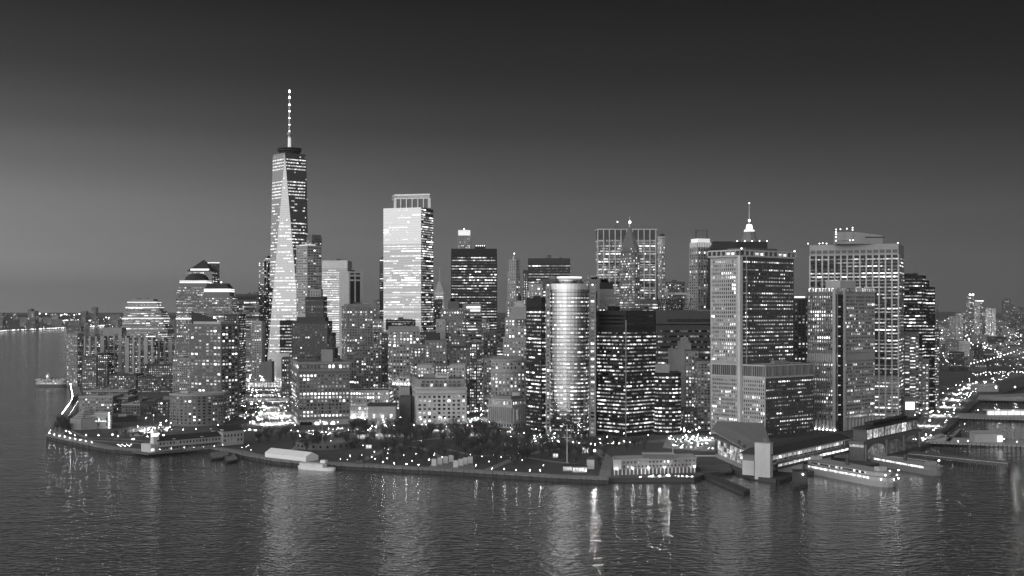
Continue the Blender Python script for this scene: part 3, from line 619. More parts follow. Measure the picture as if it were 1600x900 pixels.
# --- masonry in the middle
d = 1640; p = cbox(606, 613, 656, d, 12); b = Bld('pale masonry tower with lit top row and floodlit ledge at its foot', p, .32, 'masonry_tower'); b.cap = 70
b.tier(p, 3, ZT(516, d), st(PUNCH, lit=.5, B=1.3, bw=4, fh=4, mode='each')); b.tier(inset(p, .97), ZT(516, d), ZT(511.5, d), None, .28); b.cornice(p, ZT(516, d), 1.2, .8)
lit_strip(b, inset(p, .9), ZT(517.6, d), ZT(516.6, d), 1.0, 'lit_cornice'); b.part('ledge', wall_mat(.5), lambda m: m.prism(grow(p, 2.4), ZT(603, d), ZT(601, d)))
for k in range(5): b.part('floodlight', LAMPSOFT, lambda m: m.ball((PX(615 + k*6, d), d - 1.6, ZT(599.5, d)), .7))
b.done()
simple('pale blank party-wall block below the floodlit ledge', fbox(623, 640, 1510, 25), 606, None, .36, 'low_block', 0)
simple('low dark block at the narrow street mouth', fbox(624, 642, 1475, 24), 621, None, .09, 'low_block', 0)
simple('dark narrow block with scattered lights left of the pale masonry tower', fbox(596, 606, 1720, 40), 522, st(RESID, lit=.3), .08, 'low_block', 1)
d = 1720; b = Bld('stepped masonry tower with rows of lit windows', fbox(681, 728, d, 35), .17, 'masonry_tower'); b.cap = 60
LT = st(PUNCH, lit=.55, B=1.4, bw=3.4, mode='each'); b.tier(fbox(688, 726, d, 35), 3, ZT(484, d), LT); b.tier(fbox(681, 696, d-6, 30), 3, ZT(500, d), st(LT, lit=.2), .32); b.tier(fbox(681, 696, d-9, 30), 3, ZT(512, d), None, .32); b.tier(fbox(700, 717, d+8, 18), ZT(484, d), ZT(472, d), None, .12); b.plant(fbox(688, 726, d, 35), 1, 4, ZT(484, d)); b.done()
d = 1690; p = cbox(722, 728, 753, d, 10); b = Bld('dark office block with two bright top floors beside the stepped masonry tower', p, .1)
b.tier(p, 3, ZT(486, d), st(RIBBON, lit=.34, B=1.2)); lit_strip(b, fbox(729, 750, d-.6, 20), ZT(481.5, d), ZT(479, d), 1.6, 'lit_floor'); lit_strip(b, fbox(735, 750, d-.6, 20), ZT(486.5, d), ZT(484, d), 1.4, 'lit_floor'); b.tier(inset(p, .95), ZT(486, d), ZT(476.5, d), None, .2); b.done()
simple('tall narrow dark block with a column of lit windows', cbox(752, 756, 776, 1640, 10), 521, st(PUNCH, lit=.34, B=1.3, bw=4), .1, 'low_block', 1)
simple('narrow block with bright street-facing flank', cbox(733, 745, 753, 1585, 60), 535, st(PUNCH, lit=.5, B=1.3), .16, 'low_block', 1)
d = 1560; p = cbox(641, 646, 735, d, 9); b = Bld('massive dark masonry block with roof wings behind the pale park-front block', p, .14, 'masonry_block'); b.cap = 70
b.tier(p, 3, ZT(541, d), st(PUNCH, lit=.22, B=1.4, mode='each', bw=4)); b.tier(fbox(664, 698, d-2, 30), 3, ZT(533, d), st(PUNCH, lit=.18, bw=4), .17); b.tier(fbox(704, 728, d-1.5, 28), ZT(541, d), ZT(527, d), st(PUNCH, lit=.15), .1); b.tier(fbox(666, 686, d+6, 18), ZT(533, d), ZT(522, d), None, .05)
b.cornice(p, ZT(540, d), 1.4, 1.0, .2); b.tank(PX(716, d), d+12, ZT(527, d)); b.done()
d = 1500; p = fbox(651, 729, d, 30); b = Bld('pale lower wings with bright windows above the park-front roof', p, .3, 'masonry_block'); b.cap = 40
b.tier(fbox(652, 676, d, 30), 3, ZT(571, d), st(PUNCH, lit=.7, B=1.5, mode='each'), .34); b.tier(fbox(679, 699, d+4, 30), 3, ZT(570, d), st(PUNCH, lit=.9, B=1.6, mode='each'), .12); b.tier(fbox(702, 727, d, 30), 3, ZT(571, d), st(PUNCH, lit=.35, B=1.2), .36); b.done()
d = 1450; p = cbox(641, 651, 729, d, 9); b = Bld('pale stone park-front block with sloping roof and rooftop pavilion', p, .5, 'masonry_block'); b.cap = 100
FR = st(PUNCH, fh=4.6, bw=5.4, ww=.5, wh=.52, lit=.2, B=1.4, mode='each', sides=[0])
z1, z2, z3 = ZT(616, d), ZT(607, d), ZT(593, d); b.tier(p, 3, z1, FR); b.tier(p, z1, z2, st(FR, fh=7, wh=.6, lit=.25)); b.cornice(p, ZT(615, d), 1, .8, .4); b.cornice(p, z2, 1.5, 1.3, .4)
b.wall(.3).prism(p, z2, z3, top=inset(p, .92)); b.tier(inset(p, .9), z3, z3 + .5, None, .12)
for k in range(9): b.part('dormer_window', GLASS, lambda m: m.box(PX(660 + k*7.2, d), d + 1.2, 2.6, 2, z2 + 2.2, z2 + 5.4, g=.8 if k in (2, 5) else 0))
for k in range(9): b.part('attic_window', GLASS, lambda m: m.box(PX(661 + k*7.0, d), d + 2.9, 2.4, 2, z2 + 6.6, z2 + 8.8))
b.part('rooftop_pavilion', wall_mat(.45), lambda m: m.box(PX(690, d), d+14, 15, 8, z3 + .5, ZT(584, d)))
for k in range(6): b.part('pavilion_window', DARKGLASS, lambda m: m.box(PX(684 + k*2.5, d), d + 9.9, .9, .4, z3 + 4.2, z3 + 5.6))
b.part('rooftop_machinery', wall_mat(.2), lambda m: m.box(PX(671, d), d+16, 14, 9, z3 + .5, ZT(586, d))); b.done()
# --- towers behind
d = 3000; p = fbox(679, 693, d, 25); b = Bld('small bright gabled tower with a needle spire far behind', p, .5)
b.tier(p, 3, ZT(455, d), st(CURTAIN, lit=.8, B=1.3)); b.part('roof', STONE, lambda m: m.prism(p, ZT(455, d), ZT(440, d), top=inset(p, .25))); b.part('spire', STEEL, lambda m: m.tube((PX(687, d), d+10, ZT(441, d)), (PX(687, d), d+10, ZT(417, d)), .9, .3)); lit_strip(b, inset(p, .8), ZT(463, d), ZT(461, d), .9, 'lit_ledge'); b.done()
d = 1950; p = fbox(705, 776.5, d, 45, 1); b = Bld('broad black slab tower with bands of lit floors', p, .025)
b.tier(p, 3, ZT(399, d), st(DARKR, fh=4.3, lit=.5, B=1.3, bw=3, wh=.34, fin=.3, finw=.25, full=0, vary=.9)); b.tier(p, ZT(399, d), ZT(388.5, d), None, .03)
b.part('rooftop_house', plain('black_metal', .015, .6), lambda m: m.prism(fbox(743, 758, d+10, 20), ZT(388.5, d), ZT(384, d)))
for k in range(5): b.part('beacon_lamp', BEACON, lambda m: m.ball((PX(744 + k*3.2, d), d+9, ZT(383.4, d)), .6))
b.done()
d = 2650; p = fbox(715, 735, d, 25); b = Bld('slim tower with a floodlit white crown behind the black slab', p, .26, 'masonry_tower')
b.tier(p, 3, ZT(368, d), st(PUNCH, lit=.2)); CRW = glow_mat('floodlit_crown', .6, False)  # crown's floodlighting is put in as the surface's own glow
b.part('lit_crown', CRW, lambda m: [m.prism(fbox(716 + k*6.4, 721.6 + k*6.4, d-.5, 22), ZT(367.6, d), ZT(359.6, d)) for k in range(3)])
b.part('crown_cap', STONE, lambda m: m.prism(fbox(722, 729, d+6, 10), ZT(360, d), ZT(358, d)))
b.part('beacon_lamp', BEACON, lambda m: m.ball((PX(725, d), d+10, ZT(357.3, d)), 1.2)); b.done()
d = 1850; b = Bld('slim art deco tower with octagonal top and tiny spire', fbox(790, 820, d, 30), .26, 'masonry_tower')
DE = st(PUNCH, lit=.3, B=1.3, bw=4.5, ww=.35); b.tier(cbox(793, 806, 813, d, 40), 3, ZT(425, d), DE); b.tier(cbox(795, 806, 812, d+2, 40), ZT(425, d), ZT(405, d), st(DE, lit=0)); b.tier(fbox(791, 819, d-6, 28), 3, ZT(470, d), st(DE, lit=.4))
b.part('spire', STEEL, lambda m: m.cone(cbox(800.5, 803.5, 806, d+8, 40), ZT(405, d), (PX(803.5, d), d+12, ZT(396, d)))); b.part('beacon_lamp', BEACON, lambda m: m.ball((PX(803.5, d), d+12, ZT(395.6, d)), .9)); b.done()
simple('sliver of a dark tower with a column of lights', fbox(817, 825, 2010, 25), 426, st(PUNCH, lit=.5, B=1.2, bw=4), .12)
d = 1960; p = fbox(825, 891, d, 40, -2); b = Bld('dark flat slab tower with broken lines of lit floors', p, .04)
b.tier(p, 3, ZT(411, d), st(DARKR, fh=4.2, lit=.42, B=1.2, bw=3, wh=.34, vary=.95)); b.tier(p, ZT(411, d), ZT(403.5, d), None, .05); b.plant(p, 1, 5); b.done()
d = 1690; p = fbox(822, 859, d, 30); b = Bld('pale low tower with few small windows before the dark slab', p, .3, 'masonry_tower')
b.tier(p, 3, ZT(455, d), st(PUNCH, lit=.5, bw=5, ww=.3, B=1.1)); b.tier(fbox(826, 857, d+4, 22), ZT(455, d), ZT(443, d), st(PUNCH, lit=.2, bw=8, ww=.25)); b.done()
simple('dark rooftop block left of the round-fronted glass tower', fbox(848, 880, 1560, 25), 436, st(RIBBON, lit=.2), .1)
simple('dark blank-topped block right of the round-fronted glass tower', fbox(914, 937, 1560, 25), 436, st(PUNCH, lit=.05, bw=6), .16)
# --- stepped stone tower and the curved stone building
d = 1560; b = Bld('stepped stone tower with small pyramid and tall loggia', fbox(786, 824, d, 40), .3, 'masonry_tower'); b.cap = 60
ST = st(PUNCH, lit=.5, B=1.3, bw=3.6, mode='each'); b.tier(fbox(786, 824, d, 36), 3, ZT(530, d), ST); b.tier(fbox(789, 824, d+3, 32), ZT(530, d), ZT(498, d), st(ST, lit=.25))
b.tier(fbox(796, 824, d+5, 28), ZT(498, d), ZT(490, d), None); b.tier(fbox(799, 824, d+7, 25), ZT(490, d), ZT(481, d), None)
b.part('roof', STONE, lambda m: m.prism(fbox(801, 823, d+8, 22), ZT(481, d), ZT(470, d), top=inset(fbox(801, 823, d+8, 22), .25))); b.part('lantern', ROOFDARK, lambda m: m.lathe(PX(812, d), d+19, [(2.2, ZT(471, d)), (2.2, ZT(464, d)), (.4, ZT(458, d))], 8))
for k in range(6): b.part('loggia_opening', DARKGLASS, lambda m: m.box(PX(806.5 + k*3.0, d), d + 2.9, 1.4, .4, ZT(509, d), ZT(498.5, d)))
b.done()
d = 1480; p = bow(767, 826, d+8, 12, 35, 10); b = Bld('curved stone office building with ledges and lit upper windows', p, .3, 'masonry_block'); b.cap = 90
CU = st(PUNCH, fh=4.2, bw=3.2, ww=.5, wh=.55, lit=.5, run=.8, B=1.3, mode='each'); b.tier(p, 3, ZT(581, d), CU); b.tier(inset(p, .975), ZT(581, d), ZT(563, d), st(CU, lit=.2)); b.cornice(p, ZT(580.6, d), 1.2, .9); b.cornice(inset(p, .98), ZT(562, d), 1.4, .9)
b.tier(fbox(770, 815, d+12, 20), ZT(563, d), ZT(559, d), None, .2); b.done()
d = 1400; p = cbox(763, 800, 823, d, 48); b = Bld('old customs building with columned flank and heavy cornice', p, .34, 'civic_building')
b.tier(p, 3, ZT(636, d), None); b.tier(inset(p, .99), ZT(636, d), ZT(626, d), st(PUNCH, fh=5.6, bw=4, ww=.4, lit=.1, mz=.4)); b.cornice(p, ZT(634.5, d), 2.2, 1.4); b.cornice(p, ZT(625, d), 1.2, .8); b.tier(inset(p, .8), ZT(626, d), ZT(621, d), None, .2)
for i, (a, c_) in enumerate(((p[3], p[0]), (p[0], p[1]))):
    n = 12 if i == 0 else 7
    for k in range(n):
        t = (k + .5)/n; x, y = a[0]+(c_[0]-a[0])*t, a[1]+(c_[1]-a[1])*t; dx, dy = c_[0]-a[0], c_[1]-a[1]; ln = sqrt(dx*dx+dy*dy)
        b.part('column', STONE, lambda m: m.lathe(x + dy/ln*1.2, y - dx/ln*1.2, [(1.0, 9), (.85, 9.6), (.75, ZT(638.5, d)), (1.0, ZT(637, d))], 8))
        t = (k + 1)/n; x, y = a[0]+(c_[0]-a[0])*t, a[1]+(c_[1]-a[1])*t
        if k < n-1: b.part('tall_window', GLASS, lambda m: m.box(x + dy/ln*.1, y - dx/ln*.1, 1.3, .4, 11, ZT(641, d), math.atan2(dy, dx), g=1.5 if (i == 1 and k == 1) else 0))
b.tier(grow(p, 1.5), 3, 9, st(PUNCH, fh=5.5, bw=4, lit=.05, mz=.3), .36, roof=False)
b.part('rooftop_house', wall_mat(.45), lambda m: m.prism(fbox(800, 812, d+16, 9), ZT(621, d), ZT(615, d)))
b.done()
# --- dark glass towers on the park's right side
d = 1340; p = cbox(822, 846, 856, d, 30); b = Bld('slim black glass tower with blank top and lit floors by the round-fronted tower', p, .02)
b.tier(p, 3, ZT(482, d), st(DARKR, fh=4, lit=.36, B=1.5, bw=2.4, run=.6)); b.tier(p, ZT(482, d), ZT(466, d), None, .02); b.done()
d = 1300; arc = []
cxx, rr = (PX(861, d) + PX(921, d))/2, (PX(921, d) - PX(861, d))/2
p = [(cxx + rr*sin(t), d + 16 - 16*cos(t)) for t in [radians(-88 + i*11) for i in range(17)]] + [(cxx + rr, d + 45), (cxx - rr, d + 45)]
b = Bld('round-fronted mirror glass tower with bright ring crown by the park', p, wm=mirror_mat('curved_glass', .3, .92, .1, 3.9, .5, .02))
zt = ZT(449, d); b.tier(p, ZT(679, d), zt - 2, st(CURTAIN, fh=3.95, lit=.5, B=1.1, bw=2, wh=.34, vary=.9)); b.tier(grow(p, .3), zt - 2, ZT(443, d), None, mat=plain('brushed_band', .6, .3, .6)); b.tier(inset(p, .9), 3, ZT(679, d), st(BASE, lit=.5, ww=.8, fh=8, wh=.7, bw=5), .1, roof=False)
for k in range(7): b.part('ground_column', STEEL, lambda m: m.lathe(cxx - rr*.9 + k*rr*.3, d + 16 - 16*sqrt(max(0, 1-(.9-k*.3)**2))*.97, [(.9, 3), (.9, ZT(679, d))], 8))
def ring(m): m.lathe(cxx, d + 20, [(rr*.62, ZT(443, d)), (rr*.62, ZT(434, d))], 28)
b.part('crown_drum', mirror_mat('crown_glass', .5, .8, .15), ring, smooth=True); b.part('crown_ring_light', glow_mat('ring_light', 1.0, False), lambda m: m.lathe(cxx, d+20, [(rr*.66, ZT(433.8, d)), (rr*.66, ZT(431.6, d))], 28))
for i, (x0, x1) in enumerate(((866, 876), (893, 903), (905, 913))): b.part('roof_fin', ROOFDARK, lambda m: m.prism(fbox(x0, x1, d+6, 3), ZT(443, d), ZT(438, d), top=inset(fbox(x0, x1, d+6, 3), .12)))
for x0, x1, nm in ((853.5, 859.5, 'left'), (920.5, 931, 'right')):
    q = fbox(x0, x1, d + 14, 32); b.tier(q, 3, ZT(446, d), st(PUNCH, fh=3.95, bw=20, ww=.6, wh=.5, lit=.3, B=1.1), .26)
b.part('dark_pier', ROOFDARK, lambda m: m.prism(fbox(931.1, 933, d+16, 20), 3, ZT(455, d)))
b.part('beacon_lamp', BEACON, lambda m: (m.ball((PX(857, d), d+12, ZT(445, d)), .7), m.ball((PX(927, d), d+12, ZT(444.5, d)), .7))); b.done()
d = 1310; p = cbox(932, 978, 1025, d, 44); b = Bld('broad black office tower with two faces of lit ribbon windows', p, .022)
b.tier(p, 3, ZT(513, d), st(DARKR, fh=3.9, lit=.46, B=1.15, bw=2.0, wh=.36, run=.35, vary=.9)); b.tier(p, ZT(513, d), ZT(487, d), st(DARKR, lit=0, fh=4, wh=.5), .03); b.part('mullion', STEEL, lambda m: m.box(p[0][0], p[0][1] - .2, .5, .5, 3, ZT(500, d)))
b.part('rooftop_house', plain('black_metal', .015, .6), lambda m: m.prism(cbox(949, 960, 969, d+20, 44), ZT(487, d), ZT(478.5, d))); b.part('rooftop_machinery', wall_mat(.12), lambda m: m.prism(cbox(970, 985, 1004, d+22, 44), ZT(487, d), ZT(481, d))); b.done()
d = 1330; p = bow(1023, 1064, d+6, 8, 30, 8); b = Bld('lower black curved block with bright ribbon floors', p, .02)
b.tier(p, 3, ZT(584, d), st(DARKR, fh=4, lit=.55, B=1.4, bw=2.6, run=.75)); b.part('rooftop_house', wall_mat(.3), lambda m: m.prism(fbox(1024, 1046, d+10, 16), ZT(584, d), ZT(570, d))); b.done()
# --- skyline behind: white grid slab, pyramid tower, needle towers
d = 1960; p = fbox(934, 1024.5, d, 34, 1); b = Bld('wide pale gridded slab tower rising behind the pyramid-topped tower', p, .1)
for k in range(11):
    t = k/10; x = p[0][0]+(p[1][0]-p[0][0])*t; y = p[0][1]+(p[1][1]-p[0][1])*t
    b.part('pier', wall_mat(.5), lambda m: m.box(x, y - .8, 1.5, 1.8, 3, ZT(358.4, d)))
b.tier(p, 3, ZT(373, d), st(RIBBON, fh=4.0, lit=.75, run=.75, B=.75, bw=2.9, wh=.55, glass=GLASS)); b.tier(p, ZT(373, d), ZT(359, d), None, .09)
b.part('parapet', wall_mat(.5), lambda m: m.prism(grow(p, 1.8), ZT(359, d), ZT(357.6, d))); b.part('dark_band', DARKGLASS, lambda m: m.prism(fbox(934.5, 1024, d - .25, 5, 1), ZT(413, d), ZT(411.2, d)))
b.part('flank', BLACKGLASS, lambda m: m.prism(fbox(1024.8, 1027.5, d+1, 32), 3, ZT(359, d)))
for px, y in ((963, 350), (966, 346)): b.part('antenna', METAL, lambda m: m.tube((PX(px, d), d+15, ZT(357.6, d)), (PX(px, d), d+15, ZT(y, d)), .5, .3, 5))
b.part('beacon_lamp', BEACON, lambda m: m.ball((PX(966, d), d+15, ZT(345.6, d)), .9)); b.done()
d = 2060; p = cbox(1026.5, 1034, 1039, d, 40); b = Bld('slim white ribbed tower right of the gridded slab', p, .55)
b.tier(p, 3, ZT(369, d), st(PUNCH, lit=.45, B=.9, bw=3, fin=.6, finw=.9)); b.done()
d = 1800; p = cbox(968, 992, 1000, d, 22); b = Bld('dark stone tower with steep pyramid roof and bright finial lamp', p, .14, 'masonry_tower')
PT = st(PUNCH, fh=3.7, lit=.55, B=1.1, bw=3.4); b.tier(p, 3, ZT(400, d), PT); p2 = inset(p, .9); b.tier(p2, ZT(400, d), ZT(385, d), st(PT, lit=.3)); pc = cent(p2)
b.part('roof', plain('verdigris_roof', .13, .6), lambda m: (m.prism(inset(p, .84), ZT(385, d), ZT(352, d), top=inset(p, .1))))
b.part('spire', STEEL, lambda m: m.tube((pc[0], pc[1], ZT(352.5, d)), (pc[0], pc[1], ZT(336, d)), 1.3, .25)); b.part('beacon_lamp', BEACON, lambda m: m.ball((pc[0], pc[1] - 2, ZT(345.5, d)), 1.9)); b.done()
d = 1600; b = Bld('stepped pale stone block capped by a black box', fbox(930, 966, d, 35), .26, 'masonry_tower')
SQ = st(PUNCH, lit=.12, bw=4); b.tier(fbox(930, 967, d, 35), 3, ZT(472, d), SQ); b.tier(fbox(933, 963, d+3, 28), ZT(472, d), ZT(461, d), SQ); b.tier(fbox(936, 960, d+6, 22), ZT(461, d), ZT(453, d), None); b.tier(fbox(938, 958, d+7, 20), ZT(453, d), ZT(441, d), None, .03); b.done()
d = 1560; p = fbox(1027, 1113, d, 40); b = Bld('long dark office block with a row of slots below the roof lattice', p, .07)
b.tier(p, 3, ZT(508, d), st(DARKR, lit=.3, B=.9, wh=.32, fh=6.5, run=.6)); b.tier(p, ZT(508, d), ZT(486, d), None, .08)
for k in range(26): b.part('slot', DARKGLASS, lambda m: m.box(PX(1044 + k*2.6, d), d - .05, 1.1, .4, ZT(503, d), ZT(498.5, d)))
b.part('parapet', wall_mat(.2), lambda m: m.prism(fbox(1090, 1113, d-.5, 38), ZT(486, d), ZT(484, d))); b.done()
d = 1640; p = fbox(1025, 1082, d, 26); b = Bld('rooftop lattice of steel braces under a pale portal frame', p, .1, 'lattice_frame')
b.tier(fbox(1026, 1082, d+4, 20), 3, ZT(490, d), None); rg = random.Random(3)
def lat(m):
    for k in range(15):
        x0 = 1027 + k*3.4; x1 = x0 + rg.choice((-6, 6, 3, -3)); m.tube((PX(x0, d), d + rg.uniform(0, 12), ZT(489, d)), (PX(x1, d), d + rg.uniform(0, 12), ZT(rg.uniform(462, 470), d)), .55, .55, 4)
    for y in (468, 475, 482): m.tube((PX(1026, d), d+3, ZT(y, d)), (PX(1076, d), d+3, ZT(y, d)), .5, .5, 4)
b.part('brace', METAL, lat); b.part('portal_frame', wall_mat(.4), lambda m: (m.prism(fbox(1040, 1078, d+12, 6), ZT(460.5, d), ZT(457, d)), m.prism(fbox(1040, 1043, d+12, 6), ZT(487, d), ZT(460.5, d)), m.prism(fbox(1074, 1078, d+12, 6), ZT(487, d), ZT(460.5, d)))); b.part('vent_box', wall_mat(.45), lambda m: m.prism(fbox(1038, 1043, d, 5), ZT(457, d), ZT(450, d))); b.done()
d = 1740; p = cbox(1077, 1090, 1112, d, 25); b = Bld('stone tower with floodlit white crown and open roof frame', p, .27, 'masonry_tower')
b.tier(p, 3, ZT(386, d), st(PUNCH, lit=.1, bw=4.6, ww=.4, wh=.6, fin=.5, finw=1.2)); b.part('lit_crown', glow_mat('floodlit_stone', .3, False), lambda m: m.prism(inset(p, .95), ZT(386, d), ZT(378.5, d))); b.part('upper_crown', glow_mat('floodlit_stone_bright', .5, False), lambda m: m.prism(inset(p, .85), ZT(378.5, d), ZT(372.5, d)))  # stone crown glows by itself in place of light falling on it
b.part('crown_ledge', wall_mat(.4), lambda m: m.prism(inset(p, .9), ZT(379.2, d), ZT(378.2, d)))
for k in range(9): q = inset(p, .96); t = k/8; b.part('crown_rib', wall_mat(.3), lambda m: [m.box(q[i][0]+(q[j][0]-q[i][0])*t, q[i][1]+(q[j][1]-q[i][1])*t, .8, .8, ZT(386, d), ZT(379, d)) for i, j in ((3, 0), (0, 1))])
def fr4(m):
    for px in (1086.5, 1104): m.prism(fbox(px, px+2, d+10, 2), ZT(372.5, d), ZT(358, d))
    for y in (366, 361.5, 359): m.prism(fbox(1086.5, 1106, d+10.3, 1.4), ZT(y+.8, d), ZT(y, d))
b.part('roof_frame', METAL, fr4); b.done()
d = 1400; p = fbox(1050, 1091, d, 35); b = Bld('blank pale party-wall tower with small stepped top', p, .28, 'masonry_tower'); b.cap = 40
b.tier(fbox(1050, 1070, d, 34), 3, ZT(547, d), None, .3); b.tier(fbox(1070.2, 1091, d+2, 30), 3, ZT(550, d), st(PUNCH, fh=3.7, bw=3, lit=.4, B=1.2, mode='each')); b.tier(fbox(1061, 1080, d+8, 14), ZT(547, d), ZT(538, d), None); b.tier(fbox(1065, 1075, d+9, 11), ZT(538, d), ZT(529, d), None); b.done()
simple('pale narrow block with dim windows beside the great gridded tower', fbox(1089, 1111, 1375, 30), 566, st(RESID, lit=.2, bw=3.4), .24, 'low_block', 1)
simple('low dark block with dotted lights at the plaza edge', fbox(1068, 1090, 1345, 18), 640, st(RESID, lit=.25), .05, 'low_block', 0)
# --- lantern tower and dark roofs behind the great gridded tower
d = 1830; b = Bld('tower with glowing glass lantern and tall needle mast', fbox(1150, 1200, d, 35), .05, 'masonry_tower')
b.tier(fbox(1151, 1199, d, 35), 3, ZT(377.5, d), None, .03); c = (PX(1174, d), d + 16)
TI = ((12.6, 378, 373), (9.6, 373, 368), (8.8, 368, 361), (7.2, 361, 357))
for i, (r_, y0, y1) in enumerate(TI): b.part('setback', wall_mat(.2), lambda m: m.lathe(c[0], c[1], [(r_, ZT(y0, d)), (r_*.95, ZT(y1, d))], 8))
b.part('lit_gallery', glow_mat('gallery_light', 1.1, False), lambda m: m.lathe(c[0], c[1], [(9.0, ZT(372.5, d)), (8.9, ZT(368.5, d))], 8)); b.part('lit_gallery', glow_mat('gallery_light', 1.1, False), lambda m: m.lathe(c[0], c[1], [(7.6, ZT(361, d)), (7.4, ZT(358, d))], 8))
b.part('lantern', glow_mat('lantern_light', 2.4, False), lambda m: m.lathe(c[0], c[1], [(5.0, ZT(357, d)), (3.9, ZT(350, d))], 8)); b.part('mast', STEEL, lambda m: m.lathe(c[0], c[1], [(1.8, ZT(350, d)), (.9, ZT(342, d)), (.55, ZT(317, d))], 6)); b.part('mast_lamp', BEACON, lambda m: (m.ball((c[0], c[1], ZT(343.5, d)), 1.5, sq=1.6), m.ball((c[0], c[1], ZT(316, d)), .9)))
for k in range(5): b.part('beacon_lamp', BEACON, lambda m: m.ball((PX(1152 + k*11.6, d), d, ZT(376.6, d)), .8))
b.done()
d = 1700; p = fbox(1111, 1151, d, 30); b = Bld('black mansard roof rising behind the great gridded tower', p, .03); b.tier(p, 3, ZT(388, d), None); b.part('roof', ROOFDARK, lambda m: m.prism(p, ZT(388, d), ZT(378.5, d), top=inset(fbox(1117, 1146, d, 30), .9))); b.part('roof_ridge', ROOFDARK, lambda m: m.prism(fbox(1116, 1146.5, d+2, 26), ZT(378.5, d), ZT(377, d))); b.done()
# --- the great gridded tower with its wide lower block
d = 1290; A = 40; p = cbox(1110, 1196, 1271, d, A); b = Bld('great gridded tower over a wider lower block, pale corner pier to the roof', p, .3); b.cap = 100
a = radians(A); lv = (-sin(a), cos(a)); C2 = toward(p[0], lv, 1158); C2 = (C2[0] - .4*cos(a), C2[1] - .4*sin(a))
zp0, zp1 = ZT(590.5, d), ZT(571.5, d)
G1 = st(PUNCH, fh=4.05, bw=2.75, ww=.46, wh=.55, lit=.24, run=.5, B=1.4, vary=.8); G2 = st(G1, lit=.5, fin=.0)
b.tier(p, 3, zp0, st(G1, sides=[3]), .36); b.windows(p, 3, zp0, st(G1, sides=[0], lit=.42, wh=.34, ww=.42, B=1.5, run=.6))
b.wall(.08).quad((p[0][0]+.05, p[0][1]-.05, 3), (p[1][0]+.05, p[1][1]-.05, 3), (p[1][0]+.05, p[1][1]-.05, zp0), (p[0][0]+.05, p[0][1]-.05, zp0))  # darker sheet on the right face: its shade is put into the colour
b.tier(inset(p, .993), zp0, zp1, None, .06); b.cornice(p, zp0 + .8, 1.4, .5, .42); b.cornice(p, zp1 + .6, 1.4, .5, .42)
def fins(m):
    for q0, q1, n in ((p[3], p[0], 26), (p[0], p[1], 34)):
        for k in range(n+1):
            t = k/n; m.box(q0[0]+(q1[0]-q0[0])*t, q0[1]+(q1[1]-q0[1])*t, .55 if k % 5 else 1.1, .55 if k % 5 else 1.1, zp0, zp1, a)
b.part('louvre_fins', wall_mat(.3), fins)
R2 = toward(C2, (cos(a), sin(a)), 1240); L2 = toward(C2, lv, 1110); L2 = (L2[0], L2[1]); pt = [C2, R2, (R2[0]+L2[0]-C2[0], R2[1]+L2[1]-C2[1]), L2]; dT = C2[1]
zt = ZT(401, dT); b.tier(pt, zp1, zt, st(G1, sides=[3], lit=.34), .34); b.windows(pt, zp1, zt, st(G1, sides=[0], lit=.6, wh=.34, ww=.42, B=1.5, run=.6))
b.wall(.07).quad((pt[0][0]+.05, pt[0][1]-.05, zp1), (pt[1][0]+.05, pt[1][1]-.05, zp1), (pt[1][0]+.05, pt[1][1]-.05, zt), (pt[0][0]+.05, pt[0][1]-.05, zt))  # tower's right face darkened the same way, shade put into the wall colour
pg = grow(pt, 2.2); zc = ZT(391.5, dT); b.tier(pt, zt, zc, None, .1, roof=False)
b.part('crown_rail', wall_mat(.4), lambda m: m.prism(pg, zt, zt + 1.6)); b.part('crown_rail', wall_mat(.4), lambda m: m.prism(pg, zc - .3, zc + 1.2))
for q0, q1, n in ((pg[3], pg[0], 7), (pg[0], pg[1], 12)):
    for k in range(n+1):
        t = k/n; x, y = q0[0]+(q1[0]-q0[0])*t, q0[1]+(q1[1]-q0[1])*t
        b.part('crown_post', wall_mat(.38), lambda m: m.box(x, y + .5, 1.5, 1.4, zt + 1.6, zc - .3, a))
        if k < n and ((n == 7 and k in (4, 5)) or (n == 12 and k in (3, 4, 8, 9))):
            t = (k + .5)/n; x, y = q0[0]+(q1[0]-q0[0])*t, q0[1]+(q1[1]-q0[1])*t
            b.part('lit_pane', GLASS, lambda m: m.box(x, y + 1.2, 4.5, .4, zt + 2, zt + 4.6, a if n == 12 else a + pi/2, g=1.2))
b.part('corner_pier', wall_mat(.5), lambda m: m.box(C2[0]-1.0, C2[1]-1.6, 4.2, 3.2, 3, zt + .5, a))
b.part('slim_pier', wall_mat(.42), lambda m: [m.box(*toward(p[0], lv, q), 1.2, 1.4, 3, zt, a) for q in (1112, 1152)])
q = toward(C2, (cos(a), sin(a)), 1166); b.part('slim_pier', wall_mat(.36), lambda m: m.box(q[0], q[1], 1.3, 1.4, zp1, zt, a))
b.part('rooftop_machinery', wall_mat(.2), lambda m: [m.box(PX(1215 + k*7, d+20), d + 34 + 3*k, 7, 5, zp1 + .4, zp1 + rng.uniform(2, 5), a) for k in range(4)])
b.part('rooftop_screen', wall_mat(.1), lambda m: m.prism(inset(pt, .6), zc + 1.2, zc + 4))
b.part('beacon_lamp', BEACON, lambda m: (m.ball((PX(1160, dT), dT+5, zc + 2.4), .8), m.ball((R2[0]+1, R2[1], zc + 1.9), .8))); b.done()
d = 1565; p = fbox(1240, 1265, d, 30); b = Bld('dark slit block with a bright roof box between two gridded towers', p, .05); b.tier(p, 3, ZT(467, d), st(PUNCH, lit=.12, bw=4)); b.part('lit_roof_box', glow_mat('roof_box_light', 1.3, False), lambda m: m.prism(fbox(1244, 1258, d+2, 10), ZT(466.8, d), ZT(463, d))); b.done()
